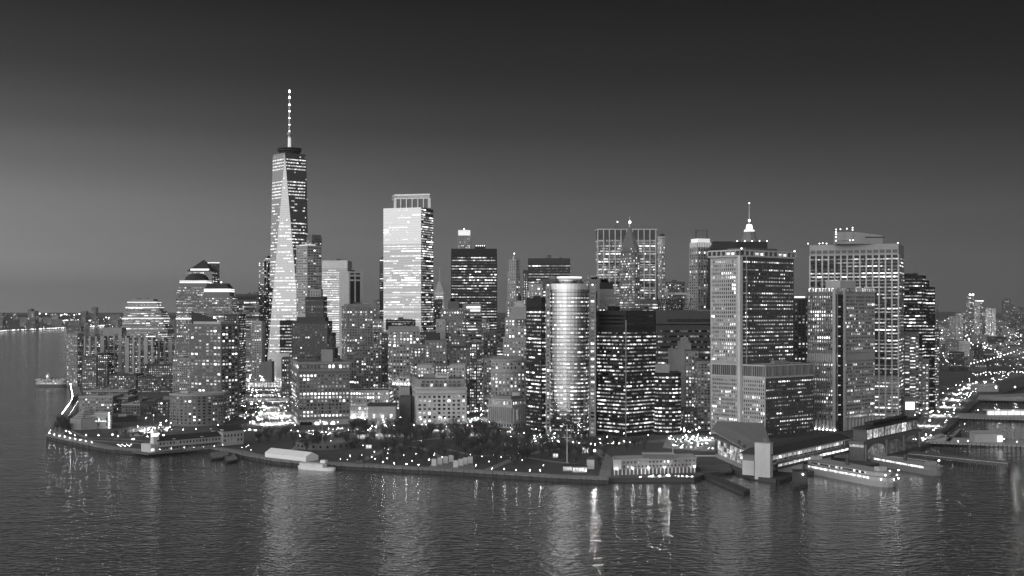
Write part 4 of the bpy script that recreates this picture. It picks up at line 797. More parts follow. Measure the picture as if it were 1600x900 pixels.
# --- wide gridded slab and finned tower
d = 1490; p = cbox(1265, 1404, 1412.5, d, 68); b = Bld('very wide gridded slab tower with dark square openings along its top', p, .3)
zt = ZT(380.5, d); W55 = st(RIBBON, fh=4.15, bw=2.95, lit=.62, run=.7, B=1.25, wh=.36, ww=.96, mx=.4, sides=[3]); zs = ZT(398, d)
zl = ZT(588, d); b.tier(p, 3, zl, st(W55, wh=.3, lit=.5, ww=.8), .28); b.tier(p, zl, zs, W55, .045); b.tier(p, zs, zt, None, .3)
e0, e1 = p[3], p[0]
for k in range(15):
    t = .002 + .994*k/14; x, y = e0[0]+(e1[0]-e0[0])*t, e0[1]+(e1[1]-e0[1])*t
    b.part('pier', wall_mat(.44), lambda m: m.box(x, y - .9, 1.7, 2.0, 3, zs + .1, radians(-22)))
    if k < 14:
        t = .002 + .994*(k+.5)/14; x, y = e0[0]+(e1[0]-e0[0])*t, e0[1]+(e1[1]-e0[1])*t
        b.part('roof_opening', DARKGLASS, lambda m: m.box(x, y - .05, 5.4, .5, ZT(394.5, d), ZT(389.5, d), radians(-22)))
b.windows(p, 3, zs, st(W55, sides=[0], lit=.2)); b.wall(.3).prism([(x, y) for x, y in grow([p[0], p[1], (p[1][0]-1, p[1][1]), (p[0][0]-1, p[0][1])], .05)], 3, zs)
tr = [(PX(1309, d), d+12), (PX(1383, d), d+12), (PX(1383, d), d+30), (PX(1309, d), d+30)]
def wedge(m):
    x0, x1, x2 = PX(1312, d), PX(1340, d), PX(1383, d)
    for ya, yb in ((d+10, d+28),):
        m.add([(x0, ya, zt), (x2, ya, zt), (x2, ya, ZT(367, d)), (x1, ya, ZT(361.5, d)), (x0, ya, ZT(362, d)), (x0, yb, zt), (x2, yb, zt), (x2, yb, ZT(367, d)), (x1, yb, ZT(361.5, d)), (x0, yb, ZT(362, d))],
              [(0,1,2,3,4), (9,8,7,6,5), (1,6,7,2), (2,7,8,3), (3,8,9,4), (4,9,5,0)])
b.part('rooftop_wedge', wall_mat(.26), wedge); b.part('rooftop_slot', DARKGLASS, lambda m: m.prism(fbox(1352, 1382, d+9.6, 1), ZT(371, d), ZT(369, d)))
def frame_lights(m):
    for x, y in [(1309, y) for y in (358, 362, 365.5, 370, 375.5)] + [(1316, 357.5), (1326, 356.5), (1335, 355), (1335, 358.5), (1331, 375), (1336, 374.6), (1283, 380), (1288, 379.4), (1294, 380), (1406, 379), (1265, 380)]: m.ball((PX(x, d), d+8, ZT(y, d)), .65)
b.part('frame_lamp', BEACON, frame_lights); b.part('scaffold_frame', METAL, lambda m: [m.tube((PX(x0, d), d+8.6, ZT(y0, d)), (PX(x1, d), d+8.6, ZT(y1, d)), .2, .2, 4) for x0, y0, x1, y1 in ((1309, 380, 1309, 357), (1309, 358, 1336, 355), (1336, 380, 1336, 355), (1309, 376, 1336, 375))]); b.done()
d = 1370; p = cbox(1262, 1310, 1367, d, 42); b = Bld('finned pale tower with dark corner slot and plain roof box', p, .3); a = radians(42)
zt = ZT(451, d); FN = st(PUNCH, fh=4.0, bw=2.9, ww=.62, wh=.5, lit=.5, run=.5, B=1.3, fin=1.1, finw=1.1, vary=.95)
zm0, zm1 = ZT(566, d), ZT(553, d)
b.tier(p, 14, zm0, st(FN, sides=[3])); b.windows(p, 14, zm0, st(FN, sides=[0], lit=.16, bw=2.9, ww=.62, wh=.5, fin=.35, finw=.85), b.wall(.3)); b.tier(p, zm0, zm1, None)
b.windows(p, zm0, zm1, st(FN, lit=0, fh=8, bw=4.4, ww=.35), b.wall(.3)); b.tier(p, zm1, zt - 4, st(FN, sides=[3])); b.windows(p, zm1, zt - 4, st(FN, sides=[0], lit=.22, full=.02, bw=2.9, ww=.62, wh=.5, fin=.35, finw=.85), b.wall(.3)); b.tier(p, zt - 4, zt, st(FN, lit=0, fh=3.8, mz=.1, wh=.9, bw=4.4), roof=True)
b.windows(p, 14, zt, st(FN, lit=0, sides=[3], litonly=True, wh=.01), b.wall(.42))
C = p[0]; q1, q2 = toward(C, (-sin(a), cos(a)), 1304), toward(C, (cos(a), sin(a)), 1318)
b.part('corner_slot', BLACKGLASS, lambda m: m.prism([(C[0], C[1]-1.3), (q2[0]+.3, q2[1]-1.2), q2, q1, (q1[0]-.3, q1[1]-1.2)], 3, zt - 6))
for q in (q1, q2): b.part('corner_pier', wall_mat(.42), lambda m: m.box(q[0], q[1]-.6, 3.0, 3.4, 3, zt, a))
for k in range(12):
    z = 20 + k*10.5; b.part('slot_band', GLASS, lambda m: m.prism([(C[0], C[1]-1.6), (q2[0]-1.5, q2[1]-2.4), (q1[0]+1.5, q1[1]-2.4)], z, z+1.4, g=.5 if k % 3 else 1.1))
b.tier(inset(p, .94), 3, 14, None, .3, roof=False)
for i, (q0, q9, n) in enumerate(((p[3], p[0], 8), (p[0], p[1], 11))):
    for k in range(n):
        t = (k+.3)/n; x, y = q0[0]+(q9[0]-q0[0])*t, q0[1]+(q9[1]-q0[1])*t; b.part('base_column', wall_mat(.45), lambda m: m.box(x, y, 1.6, 1.6, 3, 14, a))
        if i == 0: b.part('uplight', LAMPSOFT, lambda m: m.ball((x - 1.8, y - 2.0, 4), .55))
b.part('rooftop_box', wall_mat(.4), lambda m: m.prism(cbox(1290, 1313, 1337, d+14, 42), zt + .4, ZT(438, d))); b.done()
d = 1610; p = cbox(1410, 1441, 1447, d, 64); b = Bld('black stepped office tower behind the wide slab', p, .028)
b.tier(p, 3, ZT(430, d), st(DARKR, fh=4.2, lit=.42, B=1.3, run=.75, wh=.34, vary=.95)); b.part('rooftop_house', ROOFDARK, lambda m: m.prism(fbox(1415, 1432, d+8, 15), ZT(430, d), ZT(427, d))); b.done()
d = 1570; p = fbox(1413, 1436, d, 25); b = Bld('grey lower block with brick piers below the black stepped tower', p, .14)
b.tier(p, 3, ZT(520, d), st(RIBBON, lit=.4, B=1.2, bw=7)); b.part('dark_bay', BLACKGLASS, lambda m: m.prism(fbox(1421, 1431, d-.5, 10), 3, ZT(524, d))); b.windows(fbox(1421, 1431, d-.5, 10), 3, ZT(524, d), st(RIBBON, lit=.7, B=1.2)); b.done()
d = 1640; p = cbox(1437, 1444, 1461, d, 25); b = Bld('black office tower with vertical grey pier at the skyline end', p, .025)
b.tier(p, 3, ZT(448, d), st(DARKR, fh=4.2, lit=.36, B=1.2, wh=.34, vary=.95)); b.tier(fbox(1440, 1452, d+4, 20), ZT(448, d), ZT(438, d), None); b.part('pier', wall_mat(.14), lambda m: m.prism(fbox(1434.5, 1438, d-6, 8), 3, ZT(445, d))); b.done()
simple('slim apartment tower with a bright stack of balconies at the skyline end', cbox(1452, 1459.5, 1467, 1690, 45), 515, st(RESID, lit=.75, B=1.5, bw=4.5, fh=3.4, wh=.4), .12, 'apartment_tower', 1)
simple('grey corner block with lit stair tower above the riverside road', fbox(1440, 1452, 1560, 20), 562, st(RESID, lit=.5, B=1.2, bw=4), .16, 'low_block', 1)
b = Bld('small block with a glowing white billboard wall', fbox(1414, 1430, 1500, 14), .15, 'low_block'); d = 1500; b.tier(fbox(1414, 1430, d, 14), 3, ZT(622, d), None); b.part('lit_billboard', glow_mat('billboard_light', 1.8, False), lambda m: m.prism(fbox(1415, 1429, d-.6, .5), ZT(640, d), ZT(628, d))); b.done()
# --- blocks glimpsed in the gaps
rg = random.Random(77)
for x0, x1, yt, d in ((372, 396, 545, 2700), (395, 425, 520, 2900), (500, 530, 470, 2500), (566, 597, 500, 2100), (566, 584, 520, 1900), (584, 600, 470, 2650), (676, 690, 470, 2400), (735, 760, 500, 1880), (776, 792, 500, 1750), (756, 772, 560, 1600), (776, 790, 540, 1690), (890, 916, 470, 1800),
                      (930, 950, 480, 1750), (1000, 1030, 470, 1700), (1080, 1112, 440, 2000), (1040, 1070, 440, 2300), (1240, 1266, 520, 1620), (655, 680, 520, 1800), (600, 640, 560, 1900), (440, 470, 560, 1900), (330, 372, 560, 1950), (270, 300, 560, 1950), (225, 275, 570, 2150), (545, 575, 560, 1900)):
    simple('mid-rise masonry block glimpsed in a gap between towers', fbox(x0, x1, d, 40, rg.uniform(-6, 6)), yt, st(rg.choice((RESID, PUNCH, RIBBON)), lit=rg.uniform(.2, .55), mode='some', B=.9), rg.choice((.08, .12, .2, .28)), 'low_block', 1, group='mid-rise blocks in the gaps between towers')
# ================================================================ low waterfront buildings
LW = st(RESID, fh=3.4, bw=3.4, lit=.2, B=1.3, mode='each')
def low(label, poly, yt, style, alb, name='low_block', cor=True, z=None, seed=None, plant=2):
    d = min(p[1] for p in poly); b = Bld(label, poly, alb, name, seed=seed); b.cap = 60; zt = z or ZT(yt, d)
    b.tier(poly, 3, zt, style); 
    if cor: b.cornice(poly, zt + .6, 1.4, .5, .36)
    if plant: b.plant(poly, plant, 3.5, zt)
    return b.done()
low('riverside brick block with pale top storey behind the stepped museum', fbox(123, 176, 1610, 40), 620, st(LW, lit=.25), .2)
low('brick block with lit corner windows right of the pale-topped block', fbox(177, 200, 1630, 45), 622, st(LW, lit=.3), .14)
low('long dim brick block with few lit windows behind the museum wing', fbox(190, 219, 1570, 30), 632, st(LW, lit=.2), .12)
low('tall dark brick slab with one lit row by the busy crossing', fbox(219, 246, 1560, 45), 628, st(LW, lit=.1), .05, cor=False)
low('dark block with four lit windows left of the curved podium', fbox(245, 264, 1545, 40), 626, st(LW, lit=.4), .06, cor=False)
low('low dark roof with pale plant boxes behind the riverside blocks', fbox(130, 200, 1790, 40), 611, st(LW, lit=.12), .08)
low('flat pale-roofed block beside the dark brick slab', fbox(200, 222, 1680, 30), 624, st(LW, lit=.25), .3)
low('long low dark terrace with a slanting row of lights', cbox(171, 176, 214, 1475, 35), 653, st(LW, lit=.12), .06, cor=False)
low('small dark gabled pavilion near the clock-towered pier', fbox(204, 224, 1300, 14), 680, st(LW, lit=.1), .1, plant=0)
d = 1385; c = (PX(127, d), d + 16)
b = Bld('six-sided stepped museum with pyramid of ledges on the point', [c]*3, .26, 'museum')
hexa = lambda r, o=0: [(c[0] + r*cos(pi/6 + i*pi/3), c[1] + r*sin(pi/6 + i*pi/3)) for i in range(6)]
b.tier(hexa(17), 3, ZT(656, d), None)
for i in range(6): b.part('roof_ledge', wall_mat(.3), lambda m: m.prism(hexa(15.5 - i*2.1), ZT(656, d) + i*1.75, ZT(656, d) + i*1.75 + 1.2))
b.done()
d = 1392; p = cbox(131, 134, 174, d, 22); b = Bld('pale blank museum wing with a string of lights down its corner', p, .4, 'museum_wing')
b.tier(p, 3, ZT(650, d), st(PUNCH, lit=.12, bw=9, fh=6, ww=.2, B=1.4)); b.part('roof_ledge', wall_mat(.42), lambda m: m.prism(fbox(141, 169, d+8, 18), ZT(650, d), ZT(646, d)))
for k in range(7): b.part('corner_lamp', LAMPSOFT, lambda m: m.ball((PX(171, d), d - 1.2, 5 + k*2.6), .3))
for k in range(7): b.part('eaves_lamp', glow_mat('eaves_light', 2.2, False), lambda m: m.box(PX(143 + k*3.6, d), d - .3, 1.6, .3, ZT(658.5, d), ZT(657.5, d)))
b.done()
# --- the long pier house with clock tower
dA, dB = 1172, 1222; A_, B_ = (PX(247, dA), dA), (PX(346, dB), dB); ux, uy = B_[0]-A_[0], B_[1]-A_[1]; ln = sqrt(ux*ux+uy*uy); ux /= ln; uy /= ln
def PQ(t, s): return (A_[0] + ux*t - uy*s, A_[1] + uy*t + ux*s)
def rect(t0, t1, s0, s1): return [PQ(t0, s0), PQ(t1, s0), PQ(t1, s1), PQ(t0, s1)]
b = Bld('long pale gabled pier house with a lit clock tower over the water', rect(0, ln, 0, 14), .4, 'pier_house'); b.cap = 60; he = 3 + 9.5
b.tier(rect(0, ln, 0, 14), 3, he, st(PUNCH, fh=4.3, bw=3.6, ww=.42, wh=.5, lit=.12, mode='each', mz=.6), roof=False)
def gable(t0, t1, s0, s1, z, r, mi=0):
    def f(m):
        q = rect(t0-.8, t1+.8, s0-.9, s1+.9); e = [PQ(t0, (s0+s1)/2), PQ(t1, (s0+s1)/2)]
        m.add([(x, y, z) for x, y in q] + [(x, y, z + r) for x, y in e], [(0,1,5,4), (2,3,4,5), (1,2,5), (3,0,4), (3,2,1,0)])
    return f
b.part('roof', ROOFDARK, gable(0, ln, 0, 14, he, 4.2)); b.part('ground_awning', plain('dark_awning', .07, .8), lambda m: m.prism(rect(0, ln-3, -4.5, -.05), 6.4, 6.8))
for k in range(9): b.part('gable_dormer', wall_mat(.5), lambda m: m.prism(rect(8 + k*7.5, 11 + k*7.5, .2, 2), he, he + 1.3)) if k in (1, 5) else None
b.tier(rect(ln, ln+24, -2, 17), 3, 3 + 14, st(PUNCH, fh=4.4, bw=4, ww=.4, lit=.1, mode='each'), roof=False); b.part('head_house_roof', ROOFDARK, gable(ln-1, ln+24, -2, 17, 17, 4.5)); b.part('head_house_gable', wall_mat(.52), lambda m: m.prism(rect(ln-1.2, ln+1, -2.4, 17.4), 16.9, 18.8))
b.part('clock_tower', wall_mat(.58), lambda m: m.prism(rect(-4, 1.5, 1, 6.5), 3, ZT(682, dA))); b.part('clock_stage', glow_mat('clock_stage_light', 1.6, False), lambda m: m.prism(inset(rect(-4, 1.5, 1, 6.5), .86), ZT(682, dA), ZT(677, dA))); b.part('tower_spire', wall_mat(.55), lambda m: m.cone(inset(rect(-4, 1.5, 1, 6.5), 1.0), ZT(677, dA), (*PQ(-1.2, 3.7), ZT(671, dA))))
b.part('end_pavilion', wall_mat(.5), lambda m: m.prism(rect(-9, -4.2, -2, 14), 3, 10.5)); b.part('pavilion_window', GLASS, lambda m: m.prism(rect(-8.5, -5, -2.3, -2.05), 4.2, 6.5, g=1.6))
b.done()
def deck(label, poly, z=2.6, th=1.2, name='pier', alb=.16, piles=True, group=None, lit_edge=False, rail=True):
    c = cent(poly); r = empty(name, (c[0], c[1], 0), label, 'pier', group)
    m = MB(); m.prism(poly, z - th, z); m.build('deck', wall_mat(alb), r)
    if piles:
        m = MB(); n = len(poly)
        for i in range(n):
            a, c_ = poly[i], poly[(i+1) % n]; L_ = sqrt((a[0]-c_[0])**2 + (a[1]-c_[1])**2); k = max(1, int(L_/4))
            for j in range(k): t = (j+.5)/k; m.tube((a[0]+(c_[0]-a[0])*t, a[1]+(c_[1]-a[1])*t, -3), (a[0]+(c_[0]-a[0])*t, a[1]+(c_[1]-a[1])*t, z + .5), .35, .35, 5)
        o = m.build('pile', WOOD, r); o['kind'] = 'stuff'
    return r
deck('dark piled deck under the long pier house', rect(-16, ln + 30, -9, 18), 2.9, 1.0)
def pxpoly(pts, z=2.5):
    p = [GD(x, y, z) for x, y in pts]
    if sum(p[i][0]*p[(i+1) % len(p)][1] - p[(i+1) % len(p)][0]*p[i][1] for i in range(len(p))) < 0: p.reverse()
    return p
deck('small dark landing stage at the end of the pier house slip', pxpoly(((326, 708), (352, 704), (362, 712), (330, 716))))
deck('small square floating stage below the park quay corner', pxpoly(((350, 713), (366, 709), (372, 717), (354, 721))))
# --- round fort
d = 1190; fc = (PX(502, d), d + 22); b = Bld('low round brick fort with open courtyard in the dark park', [fc]*3, .13, 'fort'); b.z0 = 3
b.part('ring_wall', wall_mat(.13), lambda m: m.lathe(fc[0], fc[1], [(24, 3), (24, 9), (27, 9), (27.6, 3)][::-1], 40, cap=False)); b.part('courtyard_floor', PAVE, lambda m: m.lathe(fc[0], fc[1], [(23.8, 3.05), (.1, 3.06)], 32, cap=False)); b.part('inner_roof', wall_mat(.2), lambda m: m.lathe(fc[0], fc[1], [(23.9, 7.6), (15, 6.4), (15, 3.1)], 32, cap=False))
for k in range(10): b.part('gun_port', DARKGLASS, lambda m: m.box(fc[0] + 27.5*cos(-pi*(.12+.076*k)), fc[1] + 27.5*sin(-pi*(.12+.076*k)), 1.6, .6, 5, 7, -pi*(.12+.076*k)+pi/2))
b.part('flagpole', STEEL, lambda m: m.tube((fc[0]-2, fc[1], 3), (fc[0]-2, fc[1], 24), .22, .12, 6)); b.done()
# --- white marquee, pylons, kiosks, flagpole
p = [GD(414, 714), GD(478, 721.5), None, None]; q0, q1 = p[0], p[1]; ex, ey = q1[0]-q0[0], q1[1]-q0[1]; eL = sqrt(ex*ex+ey*ey); ex /= eL; ey /= eL
def TQ(t, s): return (q0[0] + ex*t - ey*s, q0[1] + ey*t + ex*s)
r = empty('marquee', (*TQ(eL/2, 0), 3), 'long white ridged marquee tent on the park quay', 'tent'); fab = plain('white_canvas', .78, .8, var=.15)
m = MB(); m.prism([TQ(0, 0), TQ(eL, 0), TQ(eL, 14), TQ(0, 14)], 3, 7); m.build('side_wall', fab, r)
for k in range(5):
    m = MB(); t0, t1 = eL*k/5, eL*(k+1)/5 - .15; w_ = [TQ(t0, -.4), TQ(t1, -.4), TQ(t1, 14.4), TQ(t0, 14.4)]; h = 3.6
    m.add([(x, y, 7) for x, y in w_] + [(*TQ(t0, 7), 7+h), (*TQ(t1, 7), 7+h)], [(0,1,5,4), (2,3,4,5), (1,2,5), (3,0,4), (3,2,1,0)]); m.build('roof_bay', fab, r)
PYL = [(678, 728.5), (687.3, 726.5), (696.3, 724.5), (705, 722.5), (712, 731), (720, 728.5), (727, 726.5), (735, 724.5)]
for i, (x, y) in enumerate(PYL):
    g = GD(x, y); m = MB(); w_ = 7.6*g[1]/2000*.98; m.box(g[0], g[1] + 2, w_, 2.2, 3.4, 3 + 5.9, -.1); m2 = MB(); m2.box(g[0], g[1]+2, w_+.8, 3, 3, 3.4, -.1)
    e = empty('granite_pylon', (g[0], g[1], 3), 'pale granite memorial slab in the two facing rows on the promenade', 'monument', 'granite memorial slabs'); m.build('slab', wall_mat(.5), e); m2.build('plinth', CONC, e)
w = MB(); w.add([(x, y, 3.05) for x, y in pxpoly(((668, 731), (742, 733), (738, 722), (680, 720)), 3)], [(0,1,2,3)]); tag(w.build('terrace_pavement', PAVE), kind='structure')
g = GD(886, 724); e = empty('flagpole', (*g, 3), 'very tall bare white flagpole on the park lawn', 'flagpole'); m = MB(); m.tube((*g, 3), (*g, 3+32), .35, .18, 6); m.build('pole', WHITE, e); m = MB(); m.tube((g[0]-4, g[1], 25), (g[0]+4, g[1], 25), .15, .15, 5); m.build('yard', WHITE, e); m = MB(); m.ball((*g, 35.3), .4); m.build('finial', WHITE, e); m = MB(); m.box(*g, 3, 3, 3, 3.8); m.build('base', CONC, e)
def kiosk(label, x, y, w_, h, lit, alb=.5, roof=ROOFDARK, name='kiosk'):
    g = GD(x, y); b = Bld(label, [g]*3, alb, name, 'kiosk'); W_ = w_*g[1]/F
    b.part('wall', wall_mat(alb), lambda m: m.box(g[0], g[1]+3, W_, 6, 3, 3+h)); b.part('roof', roof, lambda m: m.prism([(g[0]-W_/2-.8, g[1]-.8), (g[0]+W_/2+.8, g[1]-.8), (g[0]+W_/2+.8, g[1]+6.8), (g[0]-W_/2-.8, g[1]+6.8)], 3+h, 3+h+1.8, top=[(g[0]-W_/3, g[1]+2), (g[0]+W_/3, g[1]+2), (g[0]+W_/3, g[1]+4), (g[0]-W_/3, g[1]+4)]))
    if lit:
        n = max(2, int(W_/2.2))
        for k in range(n): b.part('lit_window', GLASS, lambda m: m.box(g[0]-W_/2+W_*(k+.5)/n, g[1]-.1, W_/n*.8, .3, 3.8, 3+h*.75, g=lit))
    return b.done()
kiosk('long brightly lit ticket kiosk by the promenade', 906, 738, 22, 4.5, 1.2); kiosk('small lit kiosk with dark roof beside the flagpole', 887, 736, 14, 4, .9, .4); kiosk('pale square kiosk block under the brightest floodlight', 923, 733, 11, 8, 0, .45)
kiosk('small lit pavilion in the dark park near the fort', 576, 701, 9, 4, 1.2, .6); kiosk('white lit booth on the lawn by the road', 868, 715, 8, 4, 1.1, .7); kiosk('lit white canopy among the park trees beside the road', 565, 686, 12, 5, .9, .7)
kiosk('wide lit park shelter near the curved office building', 795, 697, 14, 4, 1.4, .5); kiosk('bright canopy above the tunnel entrance', 915, 708, 10, 6, 1.5, .6)
# --- small church with steeple and its porticoed neighbour
d = 1365; b = Bld('small white steeple on a dark chapel roof below the black tower', fbox(930, 955, d, 18), .2, 'chapel'); b.tier(fbox(931, 956, d, 18), 3, ZT(683, d), st(PUNCH, lit=.1), roof=False); b.part('roof', ROOFDARK, lambda m: m.prism(fbox(930, 957, d-.6, 19), ZT(683, d), ZT(676, d), top=fbox(935, 951, d+8, 2))); b.part('steeple', WHITE, lambda m: m.prism(fbox(944.5, 950, d-1, 4), 8, ZT(675, d))); b.part('steeple_roof', WHITE, lambda m: m.cone(fbox(944.2, 950.3, d-1.2, 4.4), ZT(675, d), (PX(947.2, d), d+1, ZT(670, d)))); b.done()
d = 1335; p = fbox(957, 980, d, 16); b = Bld('brick mansion with tall white portico columns', p, .12, 'mansion'); b.tier(p, 3, ZT(680, d), st(PUNCH, lit=.15, fh=4.5)); b.cornice(p, ZT(678.6, d), 1.2, 1.2, .6); b.part('roof', ROOFDARK, lambda m: m.prism(p, ZT(678.4, d), ZT(671, d), top=inset(p, .5)))
for k in range(6): b.part('column', WHITE, lambda m: m.lathe(PX(958.5 + k*4, d), d - 1.6, [(.55, 3), (.45, ZT(680.2, d))], 8))
b.part('balcony', WHITE, lambda m: m.prism(fbox(957.5, 979.5, d-2.4, 2.2), ZT(690, d), ZT(689, d))); b.done()
# --- coast guard quay building
g0, g1 = GD(959, 742.5), GD(1088, 738); p = [g0, g1, (g1[0], g1[1]+22), (g0[0]+1, g0[1]+22)]; b = Bld('long low three-storey quay building with pale arcade and lit lamps', p, .26, 'quay_building'); b.cap = 90
b.tier(p, 7.4, 3 + 11.6, st(PUNCH, fh=3.3, bw=3.1, ww=.4, wh=.4, lit=.12, B=1.5, mode='each', mz=.4)); b.tier(inset(p, .985), 3, 7.4, None, .12, roof=False); b.cornice(p, 15.1, .9, .4, .36)
for k in range(22):
    t = (k + .02)/21.6; b.part('arcade_post', WHITE, lambda m: m.box(g0[0]+(g1[0]-g0[0])*t + .4, g0[1]+(g1[1]-g0[1])*t - .1, .7, .7, 3, 7.4))
b.part('end_wall', wall_mat(.48), lambda m: m.prism([(g0[0]-.4, g0[1]-.5), (g0[0]+6, g0[1]-.6), (g0[0]+6, g0[1]-.1), (g0[0]-.4, g0[1])], 7.5, 15)); b.part('rooftop_house', wall_mat(.14), lambda m: m.box(PX(1030, 1010), g0[1]+12, 24, 9, 14.9, 18.6)); b.part('rooftop_parapet', wall_mat(.36), lambda m: m.box(PX(1030, 1010), g0[1]+12, 25, 10, 18.6, 19.2)); b.part('rooftop_mast', STEEL, lambda m: m.tube((PX(1053, 1010), g0[1]+10, 14.8), (PX(1053, 1010), g0[1]+10, 25), .5, .4, 6)); b.done()
for x, y in ((963, 735), (988, 734), (1013, 733.5), (1038, 733), (1085, 731)):
    d = 1000 if x < 1050 else 1012; t = (x-959)/129; yy = g0[1] + (g1[1]-g0[1])*t - .6
    e = empty('wall_lamp', (PX(x, yy), yy, 8), 'bright bracket lamp on the quay building arcade', 'lamp', 'bracket lamps on the quay arcade')
    m = MB(); m.tube((PX(x, yy), yy+.4, 8.4), (PX(x, yy), yy-1.2, 8.6), .1, .1, 4); m.build('bracket', METAL, e); m = MB(); m.ball((PX(x, yy), yy-1.4, 8.2), .42); m.build('lamp_head', STREETLAMP, e)
# --- ferry slip ramps, fender pier
deck('dark narrow fender pier running out from the quay', pxpoly(((1090, 738), (1100, 737), (1172, 765), (1162, 769))), 2.6, 3.4, alb=.06)
deck('low ramped landing pontoon between quay and terminal', pxpoly(((1088, 728), (1140, 727), (1144, 737), (1098, 739))), 3.4, 1.4, alb=.1)
d = 1135; p = fbox(1088, 1133, d, 10); b = Bld('low white canopy walk beside the terminal ramp', p, .5, 'canopy_walk'); b.part('roof', WHITE, lambda m: m.prism(fbox(1086, 1136, d, 9), ZT(714, d), ZT(713, d))); b.part('wall', wall_mat(.12), lambda m: m.prism(fbox(1100, 1132, d+4, 4), 3, ZT(714, d)))
for k in range(6): b.part('post', WHITE, lambda m: m.box(PX(1088 + k*9, d), d+.5, .5, .5, 3, ZT(714, d)))
b.done()
# --- ferry terminal
T0, T1 = GD(1183, 741), GD(1121, 714); n0 = GD(1325, 716)
b = Bld('ferry terminal with sweeping flat roof and glowing glass side wall', [T0, n0, T1], .3, 'ferry_terminal')
hall = [T0, (T0[0]+12, T0[1]+6), (T1[0]+56, T1[1]+80), (T1[0]+16, T1[1]+86), T1]
zr0, zr1 = 20, 23.5
lx, ly = T1[0]-T0[0], T1[1]-T0[1]
for k in range(12):
    t0, t1 = k/12, (k+.9)/12; zt0 = 17.5 + 3*t0
    a = (T0[0]+lx*t0, T0[1]+ly*t0); c_ = (T0[0]+lx*t1, T0[1]+ly*t1)
    for j in range(3):
        z0, z1 = 6 + j*4.1, 6 + j*4.1 + 3.6
        b.part('glass_pane', GLASS, lambda m: m.quad((c_[0], c_[1], z0), (a[0], a[1], z0), (a[0], a[1], z1), (c_[0], c_[1], z1), g=rng.uniform(.1, 1.0)**1.5))
b.part('hall_wall', wall_mat(.34), lambda m: m.prism([(x+.5, y) for x, y in hall], 3, 17.3))
b.part('quay_wall', wall_mat(.3), lambda m: m.prism([(T0[0]-2, T0[1]-3), (T0[0]+1, T0[1]-3), (T1[0]+1, T1[1]), (T1[0]-2, T1[1])], 3, 5.6))
ro = [(T0[0]-3, T0[1]-2), (T0[0]+14, T0[1]+6), (T1[0]+58, T1[1]+88), (T1[0]+15, T1[1]+95), (T1[0]+1, T1[1]+40)]; zz = [18, 19, 24, 25, 22]
def hroof(m):
    n = 5; m.add([(x, y, z) for (x, y), z in zip(ro, zz)] + [(x, y, z+1.3) for (x, y), z in zip(ro, zz)], [(i, (i+1) % n, n+(i+1) % n, n+i) for i in range(n)] + [tuple(range(n, 2*n)), tuple(range(n-1, -1, -1))])
b.part('hall_roof', plain('grey_metal_roof', .2, .6), hroof)
for x, y in ((1155, 690), (1163, 697)): q = GD(x, y, 24); b.part('roof_vent', METAL, lambda m: m.box(q[0], q[1], 2, 2, 22.5, 25))
S0 = GD(1206, 746); sx_, sy_ = n0[0]-S0[0], n0[1]-S0[1]; sl_ = sqrt(sx_**2+sy_**2); sx_ /= sl_; sy_ /= sl_
def SQ_(t, s): return (S0[0]+sx_*t - sy_*s, S0[1]+sy_*t + sx_*s)
def srect(t0, t1, s0, s1): return [SQ_(t0, s0), SQ_(t1, s0), SQ_(t1, s1), SQ_(t0, s1)]
b.part('pale_tower_wall', wall_mat(.5), lambda m: m.prism(srect(-3, 2, 0, 13), 1, ZT(693, S0[1]))); [b.part('panel_joint', wall_mat(.2), lambda m: m.prism(srect(-3.15 + 1.25*k, -3.0 + 1.25*k, -.06, .02), 1.2, ZT(693.5, S0[1]))) for k in range(5)]; b.part('wall_cap', wall_mat(.3), lambda m: m.prism(grow(srect(-3, 2, 0, 13), .3), ZT(693, S0[1]), ZT(693, S0[1]) + .6)); b.part('upper_wall', wall_mat(.2), lambda m: m.prism(srect(2.2, sl_, 3, 26), 14.5, 20)); b.part('slip_back_wall', wall_mat(.5), lambda m: m.prism(srect(2.2, sl_, 16, 26), 3, 14.4))
b.part('upper_deck', wall_mat(.16), lambda m: m.prism(srect(0, sl_+4, -3, 6), 13.2, 14.4)); b.part('balcony_glass', plain('balcony_glass', .2, .2), lambda m: m.prism(srect(2, sl_+3, -2.9, -2.6), 14.5, 15.6))
b.part('long_roof', ROOFDARK, lambda m: m.prism(srect(-1, sl_+5, -2, 28), 20, 24.5, top=srect(3, sl_, 8, 20))); b.part('roof_edge', wall_mat(.4), lambda m: m.prism(srect(-1.5, sl_+5.5, -2.6, -1.9), 19.4, 20.3))
nb_ = 15
for k in range(nb_):
    t = 6 + (sl_-10)*k/nb_; b.part('concourse_window', GLASS, lambda m: m.prism(srect(t, t + (sl_-10)/nb_*.86, 2.6, 2.9), 15.6, 19, g=.15 + (1.2 if k % 4 == 1 else .25)))
    b.part('undercroft_window', GLASS, lambda m: m.prism(srect(t, t + (sl_-10)/nb_*.8, -2.8, -2.5), 10.9, 12.6, g=.5 + 1.4*(k/nb_)))
    b.part('roof_post', STEEL, lambda m: m.box(*SQ_(t, -2.2), .5, .5, 14.4, 20))
b.part('fascia', wall_mat(.07), lambda m: m.prism(srect(2.2, sl_+3, -2.4, -1.0), 8.8, 10.8))
for t, w_ in ((38, 18), (84, 9), (101, 14), (sl_-2, 4)): b.part('slip_pier', wall_mat(.42), lambda m: m.prism(srect(t, t + w_, -1.4, 12), -1, 10.2))
for t, w_ in ((5, 31), (58, 24), (116, sl_-120)): b.part('slip_opening_light', glow_mat('slip_light', .7, True), lambda m: m.prism(srect(t, t + w_, 15.4, 15.8), 3.6, 9.2))
